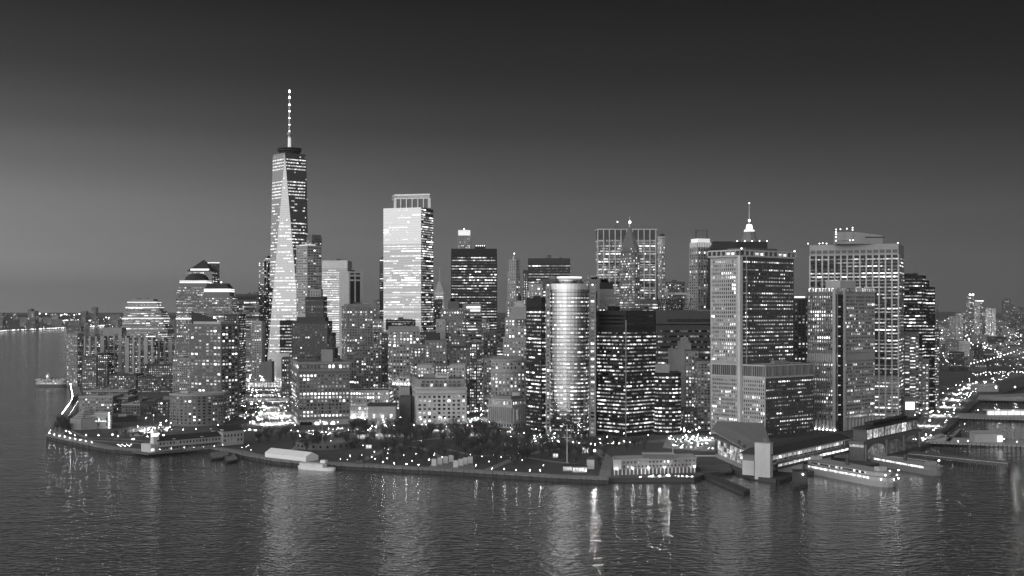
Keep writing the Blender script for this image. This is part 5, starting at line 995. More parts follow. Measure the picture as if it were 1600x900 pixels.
b.part('roof_mast', STEEL, lambda m: (m.tube((*SQ_(20, 16), 24), (*SQ_(20, 16), 31), .3, .2, 5), m.tube((*SQ_(24, 16), 24), (*SQ_(24, 16), 31), .3, .2, 5))); b.done()
rg = random.Random(5)
deck('low ferry slip fender beside the pale terminal tower', pxpoly(((1210, 744), (1228, 738), (1236, 744), (1216, 751))), 2.4, 3, alb=.08)
deck('dark dolphin pier with a lit hut in front of the terminal', pxpoly(((1234, 752), (1258, 746), (1262, 756), (1240, 761))), 2.4, 3, alb=.07)
g = GD(1249, 752); b = Bld('dark wooden slip hut with one bright lamp', [g]*3, .06, 'slip_hut', 'hut', z0=2.4); b.part('wall', wall_mat(.07), lambda m: m.box(g[0], g[1], 9, 9, 2.4, 11)); b.part('roof', ROOFDARK, lambda m: m.box(g[0], g[1], 10, 10, 11, 11.6)); b.part('lamp_head', LAMP, lambda m: m.ball((g[0]+1.5, g[1]-5.2, 9), .5)); b.done()
# --- beaux-arts ferry house
d = 1100; p = cbox(1327, 1350, 1438, d, 54); b = Bld('dark ornate old ferry house with three tall arches over the slips', p, .13, 'ferry_house')
a = radians(54); zc = ZT(692, d); b.tier(p, 3, zc, None); b.cornice(p, zc + .6, 1.8, 1.2, .15)
def along(t, o): return (p[0][0]+(p[1][0]-p[0][0])*t + sin(a)*o, p[0][1]+(p[1][1]-p[0][1])*t - cos(a)*o)
L_ = sqrt((p[1][0]-p[0][0])**2 + (p[1][1]-p[0][1])**2)
def archbay(m, t0, t1, g):
    n = 10; w_ = (t1-t0)*L_; rr_ = w_/2; pts = [(t0, 3.2), (t1, 3.2)] + [((t0+t1)/2 + (t1-t0)/2*cos(k*pi/n), 9.5 + min(rr_, zc-12.6)*sin(k*pi/n)) for k in range(n+1)]
    m.add([(*along(t, .12), z) for t, z in pts], [tuple(range(len(pts)))], g=g)
for i, (t0, t1) in enumerate(((.06, .34), (.39, .65), (.7, .94))): b.part('arch_opening', GLASS, lambda m: archbay(m, t0, t1, (.16, .05, .03)[i]))
for t in (.02, .365, .675, .97): b.part('pilaster', wall_mat(.22), lambda m: m.box(*along(t, .6), 2.4, 1.6, 3, zc - 1.5, a)); 
b.tier(inset(p, .9), zc + .6, ZT(672, d), None, .1)
pi_ = inset(p, .9)
for k in range(9): t = (k+.5)/9; x, y = pi_[0][0]+(pi_[1][0]-pi_[0][0])*t, pi_[0][1]+(pi_[1][1]-pi_[0][1])*t; b.part('upper_window', GLASS, lambda m: m.box(x+.1, y-.2, L_*.9/9*.8, .3, zc + 2.2, ZT(674, d), a, g=(.5, .55, .3, .25, .4, .3, .8, .2, .1)[k]))
b.part('roof', ROOFDARK, lambda m: m.prism(grow(inset(p, .92), .5), ZT(672, d), ZT(669.5, d))); b.part('rooftop_rack', plain('black_metal', .015, .6), lambda m: m.prism(inset(p, .6), ZT(668, d), ZT(664, d)))
b.part('side_window', GLASS, lambda m: m.quad((p[3][0]-.1, p[3][1]-.2, zc-4), (p[0][0]-.2, p[0][1]-.1, zc-4), (p[0][0]-.2, p[0][1]-.1, zc-1.8), (p[3][0]-.1, p[3][1]-.2, zc-1.8), g=.6)); b.done()
# --- piers to the right
deck('long dark fender pier with a pale lit rail running to the right', pxpoly(((1418, 712), (1425, 708), (1578, 725), (1575, 731))), 4.6, 1.8, alb=.12)
deck('short dark fender pier beside the smaller ferry', pxpoly(((1388, 717), (1394, 713), (1458, 722), (1455, 727))), 4.6, 1.8, alb=.12)
for pts, lb in ((((1419, 710.5), (1574, 726)), 'pale handrail along the long fender pier'), (((1390, 714.5), (1452, 722.5)), 'pale handrail along the short fender pier')):
    q0, q1 = GD(*pts[0], 4.6), GD(*pts[1], 4.6); m = MB(); m.tube((*q0, 5.6), (*q1, 5.6), .18, .18, 4)
    for k in range(12): t = k/11; m.tube((q0[0]+(q1[0]-q0[0])*t, q0[1]+(q1[1]-q0[1])*t, 4.6), (q0[0]+(q1[0]-q0[0])*t, q0[1]+(q1[1]-q0[1])*t, 5.6), .1, .1, 4)
    tag(m.build('handrail', WHITE), lb, 'railing')
deck('heliport pier with a pale hangar reaching to the right edge', pxpoly(((1440, 692), (1475, 684), (1625, 690), (1620, 698))), 3.2, 1.2, alb=.34)
g = GD(1545, 692); b = Bld('pale low hangar with a glowing white end on the heliport pier', [g]*3, .34, 'hangar'); b.part('wall', wall_mat(.36), lambda m: m.box(g[0], g[1]+8, 27, 14, 3.3, 12)); b.part('roof', wall_mat(.28), lambda m: m.prism([(g[0]-14.5, g[1]), (g[0]+14.5, g[1]), (g[0]+14.5, g[1]+16), (g[0]-14.5, g[1]+16)], 12, 14.5, top=[(g[0]-14, g[1]+7), (g[0]+14, g[1]+7), (g[0]+14, g[1]+9), (g[0]-14, g[1]+9)])); b.part('lit_panel', glow_mat('hangar_light', 1.1), lambda m: m.box(g[0]+11, g[1]+.2, 5, .4, 4, 10)); b.done()
deck('middle river pier carrying a brightly lit shed', pxpoly(((1490, 653), (1498, 646), (1640, 650), (1640, 657))), 3.2, 1.2, alb=.34)
g = GD(1600, 650); b = Bld('brightly lit ferry shed on the middle river pier', [g]*3, .4, 'pier_shed'); b.part('roof', WHITE, lambda m: m.box(g[0], g[1]+8, 90, 16, 9, 10)); b.part('lit_side', glow_mat('shed_light', .9), lambda m: m.box(g[0], g[1]+3, 88, 1, 4, 8.8)); b.part('post', STEEL, lambda m: [m.box(g[0]-44+k*8, g[1]+.6, .5, .5, 3.2, 9) for k in range(12)]); b.done()
deck('dark far river pier with a curved planted edge', pxpoly(((1525, 625), (1530, 618), (1640, 614), (1640, 628))), 3.4, 1.2, alb=.24)
g = GD(1543, 612); b = Bld('pale warehouse roof beside the riverside road', [g]*3, .3, 'warehouse'); b.part('wall', wall_mat(.3), lambda m: m.box(g[0], g[1]+14, 34, 30, 3, 12)); b.part('roof', wall_mat(.36), lambda m: m.prism([(g[0]-18, g[1]-2), (g[0]+18, g[1]-2), (g[0]+18, g[1]+30), (g[0]-18, g[1]+30)], 12, 15, top=[(g[0]-17, g[1]+13), (g[0]+17, g[1]+13), (g[0]+17, g[1]+15), (g[0]-17, g[1]+15)])); b.done()
deck('narrow finger pier with a dark roofed shed by the riverside road', pxpoly(((1478, 690), (1484, 691), (1502, 672), (1497, 671))), 3.2, 1.2, alb=.26)
deck('small ferry landing beside the heliport pier', pxpoly(((1445, 684), (1470, 678), (1478, 681), (1452, 689))), 3.2, 1.2, alb=.3)
# --- footbridges over the avenue
def bridge(label, x0, x1, y, d, h, lit):
    z = ZT(y, d); a, c_ = (PX(x0, d), d), (PX(x1, d), d); b = Bld(label, [a, c_, (c_[0], d+6), (a[0], d+6)], .3, 'footbridge', 'footbridge')
    P4 = [a, c_, (c_[0], d+6), (a[0], d+6)]; b.part('deck', wall_mat(.34), lambda m: m.prism(P4, z, z+.9)); b.part('roof', wall_mat(.4), lambda m: m.prism(grow(P4, .3), z+h, z+h+.6)); n = int((x1-x0)/5)
    for k in range(n+1): b.part('post', STEEL, lambda m: m.box(a[0]+(c_[0]-a[0])*k/n, d+.2, .4, .4, z+.9, z+h))
    for k in range(n): b.part('glazing', GLASS, lambda m: m.box(a[0]+(c_[0]-a[0])*(k+.5)/n, d+3, (c_[0]-a[0])/n*.8, .3, z+1.2, z+h-.3, g=lit*rng.uniform(.6, 1.3)))
    for t in (.12, .5, .88): b.part('support', wall_mat(.2), lambda m: m.box(a[0]+(c_[0]-a[0])*t, d+3, 1.8, 1.8, 3, z))
    b.done()
bridge('glazed wide footbridge with lit deck across the avenue, farther one', 372, 452, 606, 1990, 8, .8); bridge('thin pale covered footbridge across the avenue, nearer one', 373, 455, 627, 1740, 4, .35)
# ================================================================ boats
def hull(m, L_, W_, z0, z1, rot, c, blunt=.35, n=8):
    pts = []
    for k in range(n+1): t = -1 + 2*k/n; pts.append((L_/2 - W_*blunt + W_*blunt*cos(t*pi/2), W_/2*sin(t*pi/2)))
    pts += [(-x, -y) for x, y in pts]
    cr, sr = cos(rot), sin(rot); P_ = [(c[0] + x*cr - y*sr, c[1] + x*sr + y*cr) for x, y in pts]; m.prism(inset(P_, .96), z0, z1, top=P_); return P_
def ferry(label, q0, q1, wd, name='ferry', lit=1.0, decks=3, alb=.3, halb=None):
    c = ((q0[0]+q1[0])/2, (q0[1]+q1[1])/2); L_ = sqrt((q1[0]-q0[0])**2 + (q1[1]-q0[1])**2); rot = math.atan2(q1[1]-q0[1], q1[0]-q0[0])
    e = empty(name, (c[0], c[1], 0), label, 'boat'); out = []
    m = MB(); out.append(hull(m, L_, wd, -.5, 4.2, rot, c, .8)); m.build('hull', wall_mat(halb or alb), e); z = 4.2
    for k in range(decks):
        s_ = .98 - .07*k; m = MB(); P_ = hull(m, L_*s_, wd*(.94-.05*k), z, z+3.0, rot, c, .8); m.build('deckhouse', wall_mat(alb*1.15), e)
        m = MB(); hull(m, L_*s_ + .6, wd*(.94-.05*k) + .8, z+3.0, z+3.35, rot, c, .8); m.build('deck', wall_mat(.3), e)
        n = int(L_*s_/3.2); cr, sr = cos(rot), sin(rot)
        m = MB()
        for j in range(n):
            x = -L_*s_/2 + wd*.8 + (L_*s_ - wd*1.6)*(j+.5)/n; y = -wd*(.94-.05*k)/2 - .12; g = lit*rng.uniform(.5, 1.5) if k == 0 or rng.random() < .25 else .05
            px_, py_ = c[0]+x*cr-y*sr, c[1]+x*sr+y*cr; hw = 1.15
            m.quad((px_-cr*hw, py_-sr*hw, z+.9), (px_+cr*hw, py_+sr*hw, z+.9), (px_+cr*hw, py_+sr*hw, z+2.3), (px_-cr*hw, py_-sr*hw, z+2.3), g=g)
        m.build('window_band', GLASS, e); z += 3.35
    for s_ in (-1, 1):
        m = MB(); x = s_*L_*.36; cr, sr = cos(rot), sin(rot); m.box(c[0]+x*cr, c[1]+x*sr, 6, 7, z, z+3, rot); m.build('wheelhouse', wall_mat(alb*1.1), e)
    m = MB(); m.lathe(c[0], c[1], [(1.6, z), (1.4, z+5)], 10); m.build('funnel', METAL, e)
    return e, c, L_, rot, z
e, c, L_, rot, z = ferry('large moored ferry with rounded lit end beside the terminal', GD(1258, 735, 0), GD(1397, 762, 0), 20, lit=1.3, decks=2, alb=.36)
m = MB()
for k in range(7): t = -1.1 + k*.36; m.ball((c[0] + cos(rot)*(L_/2-9) + 9*cos(rot+t), c[1] + sin(rot)*(L_/2-9) + 9*sin(rot+t), 6 + 3.3*(k % 3)), .5)
m.build('end_lamp', glow_mat('ferry_end_light', 14), e)
e, c, L_, rot, z = ferry('smaller moored ferry with a bright deck line under the old ferry house', GD(1362, 724, 0), GD(1471, 744, 0), 15, lit=1.6, decks=1, alb=.2)
m = MB(); m.ball((c[0]+cos(rot)*(L_/2-3), c[1]+sin(rot)*(L_/2-3), 12), .6); m.build('mast_lamp', LAMP, e)
e, c, L_, rot, z = ferry('ornate floating dining boat with scalloped canopy on the river', GD(55, 604, 0), GD(105, 604, 0), 17, 'dining_boat', .7, 2, .5, .12)
for k in range(9): m = MB(); m.lathe(c[0]-24+k*6, c[1]-4, [(3, z), (2.2, z+1.6), (.2, z+3)], 8); m.build('canopy_peak', wall_mat(.5), e)
m = MB(); m.lathe(c[0]-5, c[1], [(4, z), (4, z+6), (5, z+6.5), (3, z+10), (.4, z+13)], 10); m.build('pilot_house', wall_mat(.5), e); m = MB(); m.ball((c[0]-5, c[1]-5, z+7), 1.2); m.build('pilot_lamp', glow_mat('pilot_light', 3, False), e)
q0, q1 = GD(466, 732, 0), GD(524, 736, 0); c = ((q0[0]+q1[0])/2, (q0[1]+q1[1])/2); L_ = sqrt((q1[0]-q0[0])**2+(q1[1]-q0[1])**2); rot = math.atan2(q1[1]-q0[1], q1[0]-q0[0])
e = empty('tour_boat', (*c, 0), 'white two-deck tour boat moored along the park seawall', 'boat'); m = MB(); hull(m, L_, 8, -.4, 2.6, rot, c, .9); m.build('hull', plain('white_hull', .75, .5, var=.15), e); m = MB(); m.box(c[0]-3, c[1]+.2, L_*.62, 6, 2.6, 5.4, rot); m.build('cabin', WHITE, e); m = MB(); m.box(c[0]-4, c[1]-.2, L_*.55, 6.6, 5.4, 5.7, rot); m.build('upper_deck', WHITE, e); m = MB(); m.box(c[0]+6, c[1]+1, 5, 4, 5.7, 8, rot); m.build('wheelhouse', WHITE, e); m = MB(); m.tube((c[0]+9, c[1]+1.5, 5.4), (c[0]+9, c[1]+1.5, 11), .12, .08, 4); m.build('mast', METAL, e)
for k in range(8): m = MB(); x = -L_*.3 - 2 + k*2.4; m.box(c[0]+x*cos(rot), c[1]+x*sin(rot)-3.0, 1.5, .3, 3.4, 4.6, rot, g=.6); m.build('cabin_window', GLASS, e)
# ================================================================ trees (winter crowns), lamps, cars
rt = random.Random(11); BARK = plain('bark', .045, .95); TWIG = plain('winter_twigs', .06, 1, var=.9, scale=.6); LEAF = plain('evergreen_leaves', .03, .9, var=.9, scale=.8)
def tree_mesh(h, seed, leafy=False):
    r = random.Random(seed); m, c = MB(), MB()
    m.tube((0, 0, 0), (0, 0, h*.4), .035*h, .024*h, 6)
    for k in range(7):
        a = k*2.4 + r.uniform(-.3, .3); z0 = h*r.uniform(.28, .42); q = (h*.3*cos(a)*r.uniform(.6, 1.1), h*.3*sin(a)*r.uniform(.6, 1.1), h*r.uniform(.6, .95)); m.tube((0, 0, z0), q, .016*h, .006*h, 4)
        for j in range(64):
            t = r.uniform(.35, 1.25); s = h*r.uniform(.07, .15) if not leafy else h*.075
            p = [q[i]*t + (0 if i < 2 else z0*(1-t)) + r.gauss(0, h*.075) for i in range(3)]; d1 = [r.uniform(-1, 1) for _ in range(3)]; d2 = [r.uniform(-1, 1) for _ in range(3)]
            w_ = .22 if not leafy else .7
            c.add([tuple(p), tuple(p[i] + d1[i]*s for i in range(3)), tuple(p[i] + d1[i]*s*.8 + d2[i]*s*w_ for i in range(3))], [(0, 1, 2)])
    return m, c
protos = []
for i in range(6):
    m, c = tree_mesh(10, 40 + i, i == 5); tr_, cr_ = m.build('trunk', BARK), c.build('crown', LEAF if i == 5 else TWIG)
    protos.append((tr_.data, cr_.data)); bpy.data.objects.remove(tr_); bpy.data.objects.remove(cr_)
def tree(x, y, h, group, label):
    td, cdat = protos[rt.choice((0, 1, 2, 3, 4, 0, 1, 2, 3, 4, 5))]
    e = empty('tree', (x, y, 3), label, 'tree', group); e.scale = (h/10,)*3; e.rotation_euler = (0, 0, rt.uniform(0, 6))
    for nm, dat in (('trunk', td), ('crown', cdat)):
        o = bpy.data.objects.new(nm, dat); COL.objects.link(o); o.parent = e
def inpoly(x, y, P_):
    c = False; j = len(P_)-1
    for i in range(len(P_)):
        if (P_[i][1] > y) != (P_[j][1] > y) and x < (P_[j][0]-P_[i][0])*(y-P_[i][1])/(P_[j][1]-P_[i][1]) + P_[i][0]: c = not c
        j = i
    return c
def scatter(pxp, n, fn, gap):
    P_ = pxpoly(pxp, 3); xs = [p[0] for p in P_]; ys = [p[1] for p in P_]; got = []; tries = 0
    while len(got) < n and tries < n*60:
        tries += 1; x, y = rt.uniform(min(xs), max(xs)), rt.uniform(min(ys), max(ys))
        if inpoly(x, y, P_) and all((x-a)**2 + (y-b_)**2 > gap*gap for a, b_ in got): got.append((x, y)); fn(x, y)
PARK = ('bare park trees beyond the lawn', 'bare dark winter tree in the wooded park belt facing the towers'); QUAY = ('bare trees on the point', 'bare winter tree on the lamp-lit point by the museum')
TR = lambda G_, a, c_: (lambda x, y: tree(x, y, rt.uniform(a, c_), *G_))
scatter([(445, 690), (560, 684), (640, 676), (740, 676), (830, 690), (860, 700), (760, 702), (640, 692), (560, 700), (470, 708)], 95, TR(PARK, 10, 15), 7.5)
scatter([(690, 722), (700, 700), (760, 700), (860, 706), (940, 712), (920, 720), (860, 718), (800, 730), (745, 728)], 55, TR(('bare trees behind the memorial slabs', 'bare winter tree behind the memorial slabs and promenade lamps'), 11, 16), 8)
scatter([(548, 725), (600, 728), (668, 732), (668, 726), (600, 721), (550, 718)], 16, TR(('small trees by the promenade', 'small bare tree between the promenade path and the seawall'), 5, 8), 8)
scatter([(880, 735), (945, 735), (950, 712), (900, 706)], 10, TR(('small trees round the lit kiosks', 'small bare tree near the lit promenade kiosks'), 5, 9), 8)
scatter([(590, 716), (680, 722), (690, 704), (610, 696)], 22, TR(('bare trees on the central lawn', 'bare winter tree at the edge of the dark central lawn'), 9, 13), 9)
scatter([(400, 700), (452, 684), (470, 676), (400, 682)], 14, TR(('street trees by the pier house', 'bare street tree between the pier house and the broad stone block'), 8, 12), 7)
scatter([(546, 674), (640, 668), (646, 674), (560, 682)], 20, TR(('street trees by the pale vent block', 'bare street tree before the plain pale ventilation block'), 10, 14), 7)
scatter([(640, 672), (735, 672), (765, 684), (830, 690), (832, 680), (760, 668)], 24, TR(('street trees by the customs house', 'bare street tree along the road below the pale stone block'), 9, 13), 7)
scatter([(80, 678), (112, 684), (112, 660), (90, 664)], 20, TR(QUAY, 8, 12), 6)
scatter([(840, 706), (950, 706), (1030, 706), (1030, 698), (930, 692), (850, 694)], 24, TR(('street trees below the glass towers', 'bare street tree at the foot of the dark glass towers'), 8, 12), 7)
scatter([(376, 660), (400, 664), (408, 630), (388, 626)], 14, TR(('trees on the avenue side park', 'dark tree in the small park left of the lit avenue'), 8, 12), 7)
scatter([(112, 646), (121, 630), (122, 620), (113, 632)], 12, TR(('trees behind the river esplanade', 'dark tree behind the bright river esplanade'), 8, 11), 7)
scatter([(176, 684), (260, 690), (265, 676), (182, 678)], 12, TR(('trees near the pier house', 'bare tree on the dark lawn behind the pier house'), 7, 10), 8)
# --- lamps
def lampproto(h, r, mat, arm):
    m = MB(); m.tube((0, 0, 0), (0, 0, h), .11, .07, 6); m.lathe(0, 0, [(.25, 0), (.22, .5), (.12, .6)], 6)
    if arm: m.tube((0, 0, h), (arm, -.3, h+.15), .06, .05, 4)
    p = m.build('pole', METAL); k = MB(); k.ball((arm, -.3 if arm else 0, h+.1), r, n=5, k=3); q = k.build('lamp_head', mat); out = (p.data, q.data); bpy.data.objects.remove(p); bpy.data.objects.remove(q); return out
LP = {'quay': lampproto(4.6, .25, QUAYLAMP, 0), 'park': lampproto(4.6, .23, LAMP, 0), 'street': lampproto(8, .3, STREETLAMP, 1.4), 'mast': lampproto(16, .6, LAMPBIG, 0), 'far': lampproto(9, .6, STREETLAMP, 1.2), 'rail': lampproto(4, .4, LAMPSOFT, 0)}
HT = {'quay': 4.7, 'park': 4.7, 'street': 8.1, 'mast': 16.1, 'far': 9.1, 'rail': 4.1}
def hooded(x, y, label, group, h=13):  # added mast that brightens the ground; its hood hides the glowing disc
    e = empty('floodlight_mast', (x, y, 3), label, 'lamp', group)
    for nm, dat in zip(('pole', 'lamp_hood', 'lamp_head'), HOODP): o = bpy.data.objects.new(nm, dat); COL.objects.link(o); o.parent = e
p_ = MB(); p_.tube((0, 0, 0), (0, 0, 13), .16, .1, 6); h_ = MB(); h_.lathe(0, 0, [(1.3, 12.3), (1.3, 13), (.3, 13.5)], 12, cap=False); g_ = MB(); g_.lathe(0, 0, [(.95, 12.75), (.95, 12.85)], 10)
HO = [p_.build('pole', METAL), h_.build('lamp_hood', METAL), g_.build('lamp_head', HOODED)]; HOODP = [o.data for o in HO]
for o in HO: bpy.data.objects.remove(o)
def lamp(x, y, kind, label, group, z=3.0):
    e = empty('floodlight_mast' if kind == 'mast' else 'street_lamp', (x, y, z), label, 'lamp', group); e.rotation_euler = (0, 0, rt.uniform(0, 6))
    for nm, dat in zip(('pole', 'lamp_head'), LP[kind]):
        o = bpy.data.objects.new(nm, dat); COL.objects.link(o); o.parent = e
        if nm == 'lamp_head': q = rt.uniform(.62, 1.12); o.scale = (q, q, 1.0 + (q-1)*.02)
def lamps(pts, kind, label, group):
    for x, y in pts: g = GD(x, y, 3 + HT[kind]); lamp(g[0], g[1], kind, label, group)
lamps([(547,713),(566,711),(543,718),(581,714),(586,717),(644,720),(631,711),(650,709),(679,708),(678,711),(691,714),(671,717),(670,719),(735,710),(753,713),(771,711),(783,714),(798,714),(810,709),(764,721),(849,727),(816,719),(658,689),(567,696),(601,700),(607,702),(585,706),(606,708),(605,716),(532,717),(547,711),(565,711),(443,704),(474,693),(517,689)], 'park', 'short park lamp with round white head along the dark lawns', 'park lamps on the lawns')
lamps([(77,677),(85,679),(93,681),(101,682),(109,684),(117.5,685.5),(126,687),(134,689),(143,691),(103,673),(108,674.5),(110,677),(117,680),(135,680),(154,680),(176,679),(185,681)], 'quay', 'lamp with round white head on the seawall at the point', 'lamps along the point')
lamps([(598,722),(616,724),(635,725),(654,726),(744,727),(769,732),(788,733),(807,734),(828,735),(844,735)], 'quay', 'promenade lamp with round white head just behind the seawall', 'promenade lamps by the seawall')
lamps([(184+2.3*k, 694.5 + (k % 3)*1.2) for k in range(10)], 'park', 'lamp in the tight lit cluster left of the pier house', 'clustered lamps by the pier house')
esp_ = [(106, 590), (107, 598), (108, 606), (110, 615), (110, 621), (107, 628), (101, 636), (92, 648)]
pts = []
for a, c_ in zip(esp_, esp_[1:]):
    ga, gc = GD(*a, 7), GD(*c_, 7); n = max(1, int(sqrt((ga[0]-gc[0])**2 + (ga[1]-gc[1])**2)/17))
    pts += [(ga[0]+(gc[0]-ga[0])*k/n, ga[1]+(gc[1]-ga[1])*k/n) for k in range(n)]
for x, y in pts: lamp(x + 3, y, 'rail', 'lamp in the dense bright line along the river esplanade', 'lamps along the river esplanade')
for k in range(12): g = GD(121.5 - k*1.25, 628 + k*2.0, 7); lamp(g[0], g[1], 'park', 'lamp in the second row behind the river esplanade', 'lamps behind the river esplanade')
lamps([(79,672),(77,675),(250,702),(268,701),(288,699),(303,699),(318,698),(335,697),(348,695),(378,699),(385,698),(388,696),(392,703)], 'park', 'lamp on the pier house deck and landing', 'lamps by the pier house')
ALAB = ('street lamp beside the crowded lit avenue', 'street lamps along the lit avenue'); rl = random.Random(9)
for k in range(15):
    t = k/14; y = 1440 + 1250*t; i = max(j for j in range(len(west)-1) if west[j][1] <= y or j == 0); u = (y-west[i][1])/(west[i+1][1]-west[i][1]); x = west[i][0] + (west[i+1][0]-west[i][0])*u
    for s in (-34, 34, -16): lamp(x + s + rl.uniform(-4, 4), y + rl.uniform(-8, 8), 'street', *ALAB)
for k in range(28):
    t = k/27*(len(batt)-1); i = min(int(t), len(batt)-2); u = t-i; x = batt[i][0]+(batt[i+1][0]-batt[i][0])*u; y = batt[i][1]+(batt[i+1][1]-batt[i][1])*u; lamp(x + rl.uniform(-3, 3), y + (13 if k % 2 else -13), 'street', 'street lamp on the road round the park', 'street lamps on the park road')
for k in range(17):
    t = k/16*(len(fdr)-2); i = min(int(t), len(fdr)-2); u = t-i; x = fdr[i][0]+(fdr[i+1][0]-fdr[i][0])*u; y = fdr[i][1]+(fdr[i+1][1]-fdr[i][1])*u
    for s in (-22, 20): lamp(x + s, y, 'street', 'street lamp along the riverside road at the right', 'street lamps along the riverside road')
for x, y in [(742, 655), (748, 642), (752, 630), (756, 618), (759, 606), (630, 645), (626, 632), (622, 620)]: lamps([(x-3, y), (x+4, y-2)], 'street', 'street lamp in the narrow canyon street', 'street lamps in the canyon streets')
def bandlamps(pxp, n, kind, label, group): scatter(pxp, n, lambda x, y: lamp(x, y, kind, label, group), 6)
bandlamps([(440, 684), (560, 680), (640, 672), (560, 690), (470, 696)], 15, 'street', 'tall lamp glimpsed through bare trees below the broad stone block', 'lamps among the left park trees')
bandlamps([(760, 690), (860, 706), (940, 712), (940, 700), (850, 690), (770, 682)], 13, 'street', 'tall lamp glimpsed through bare trees below the dark glass towers', 'lamps among the right park trees')
bandlamps([(1045, 700), (1112, 702), (1112, 684), (1052, 680)], 12, 'street', 'street lamp on the crowded plaza by the terminal', 'lamps on the terminal plaza')
lamps([(1497, 690), (1514, 689), (1508, 662), (1530, 641), (1562, 640), (1584, 641), (1571, 686), (1590, 690)], 'street', 'lamp on the river piers at the right', 'lamps on the river piers')
bandlamps([(190, 690), (270, 690), (270, 662), (225, 668)], 12, 'street', 'street lamp at the busy crossing by the curved podium', 'lamps at the crossing by the curved podium')
g = GD(929, 735); lamp(g[0], g[1], 'mast', 'single brightest floodlight mast on the promenade', None)
for x, y, lb in ((1556, 622, 'tall floodlight mast with white head on the far river pier, nearer the road'), (1586, 622, 'tall floodlight mast on the far river pier, nearer the edge of the photo'), (1069, 700, 'tall lamp mast with one lit head over the terminal plaza')): g = GD(x, y); lamp(g[0], g[1], 'mast', lb, None)
AV = ('hooded floodlight mast over the bright roadworks on the avenue', 'hooded floodlight masts on the avenue')  # added masts, set along the avenue for the glow on its surface
for k in range(13):
    y = 1450 + 1500*k/12; x = -277 - (y-1450)*.205
    for o in ((-17, 19) if k % 2 else (1,)): hooded(x + o, y, *AV)
for x, y in ((388, 583), (398, 580), (410, 592), (380, 592), (402, 600), (385, 576), (393, 573), (405, 583), (416, 597), (395, 590), (388, 600), (425, 645), (445, 660), (436, 652)): g = GD(x, y); hooded(g[0], g[1], *AV)
for k in range(8): y = 1300 + 950*k/7; i = max(q for q in range(len(fdr)-1) if fdr[q][1] <= y); u = (y-fdr[i][1])/(fdr[i+1][1]-fdr[i][1]); hooded(fdr[i][0] + (fdr[i+1][0]-fdr[i][0])*u - 4, y, 'hooded mast over the traffic of the riverside road', 'hooded masts on the riverside road')
g = GD(1092, 687); hooded(g[0], g[1], 'single hooded mast over the crowded terminal plaza', None)
for x, y in ((745, 655), (755, 625), (628, 640), (240, 668), (228, 672), (560, 672), (500, 676), (690, 672), (860, 690), (600, 680), (800, 690), (730, 680)): g = GD(x, y); hooded(g[0], g[1], 'hooded mast over the road round the park', 'hooded masts round the park')  # added masts that light road and trees round the park
# --- cars
def carproto(seed, alb, tail):
    m = MB(); L_, W_ = 4.6, 1.85
    def sec(x, z0, z1, w_): return [(x, -w_/2, z0), (x, w_/2, z0), (x, w_/2, z1), (x, -w_/2, z1)]
    S_ = [sec(-2.3, .35, .85, 1.6), sec(-2.0, .3, .95, 1.8), sec(-1.5, .28, .98, 1.85), sec(1.0, .28, .95, 1.85), sec(2.0, .3, .8, 1.8), sec(2.3, .35, .7, 1.6)]
    vs = [v for s in S_ for v in s]; fs = [(3, 2, 1, 0), (20, 21, 22, 23)]
    for i in range(5):
        for j in range(4): fs.append((i*4+j, i*4+(j+1) % 4, i*4+4+(j+1) % 4, i*4+4+j))
    m.add(vs, fs); b_ = m.build('body', plain('car_paint_%d' % seed, alb, .35)); g = MB(); g.prism([(-1.7, -.85), (1.0, -.85), (1.0, .85), (-1.7, .85)], .93, 1.45, top=[(-1.2, -.7), (.3, -.7), (.3, .7), (-1.2, .7)]); gl = g.build('cabin', DARKGLASS)
    h = MB(); h.box(2.32, .62, .12, .4, .5, .72); h.box(2.32, -.62, .12, .4, .5, .72); hd = h.build('headlights', glow_mat('headlight', 420, False)); t_ = MB(); t_.box(-2.32, 0, .1, 1.5, .65, .82); tl = t_.build('tail_light', glow_mat('tail_light', 25, False)); w_ = MB()
    for x in (-1.4, 1.4):
        for y in (-.9, .9): w_.tube((x, y-.1, .33), (x, y+.1, .33), .33, .33, 10)
    wh = w_.build('wheels', ROOFDARK); out = [(o.name.split('.')[0], o.data) for o in (b_, gl, hd, tl)]; wd = wh.data
    for o in (b_, gl, hd, tl, wh): bpy.data.objects.remove(o)
    return out, wd
CP = [carproto(i, a, 0) for i, a in enumerate((.03, .3, .7, .12))]
def car(x, y, rot, label, group):
    parts, wd = rl.choice(CP); e = bpy.data.objects.new('car', parts[0][1]); COL.objects.link(e); e.location = (x, y, 3.06); e.rotation_euler = (0, 0, rot); WO[e.name] = (x, y, 3.06); tag(e, label, 'car', group)
    for nm, dat in parts[1:]: o = bpy.data.objects.new(nm if nm != 'headlights' else 'headlight', dat); COL.objects.link(o); o.parent = e
    o = bpy.data.objects.new('wheel', wd); COL.objects.link(o); o.parent = e
def traffic(pts, n, lanes, label, group, t0=0, t1=1):
    for k in range(n):
        t = (t0 + (t1-t0)*rl.random())*(len(pts)-1); i = min(int(t), len(pts)-2); u = t-i; a, c_ = pts[i], pts[i+1]; rot = math.atan2(c_[1]-a[1], c_[0]-a[0]); o = rl.choice(lanes); nx, ny = -sin(rot), cos(rot)
        car(a[0]+(c_[0]-a[0])*u + nx*o, a[1]+(c_[1]-a[1])*u + ny*o, rot if o < 0 else rot + pi, label, group)
traffic(west, 105, (-24, -18, -9, 9, 14, 18, 24), 'car with bright headlights in the crowded avenue traffic', 'cars on the lit avenue', 0, .8)
traffic(batt, 50, (-7, -4, 4, 7), 'car on the road round the park', 'cars on the park road')
traffic(fdr, 75, (-14, -10, -5, 5, 10, 14), 'car with bright headlights on the riverside road', 'cars on the riverside road', 0, .85)
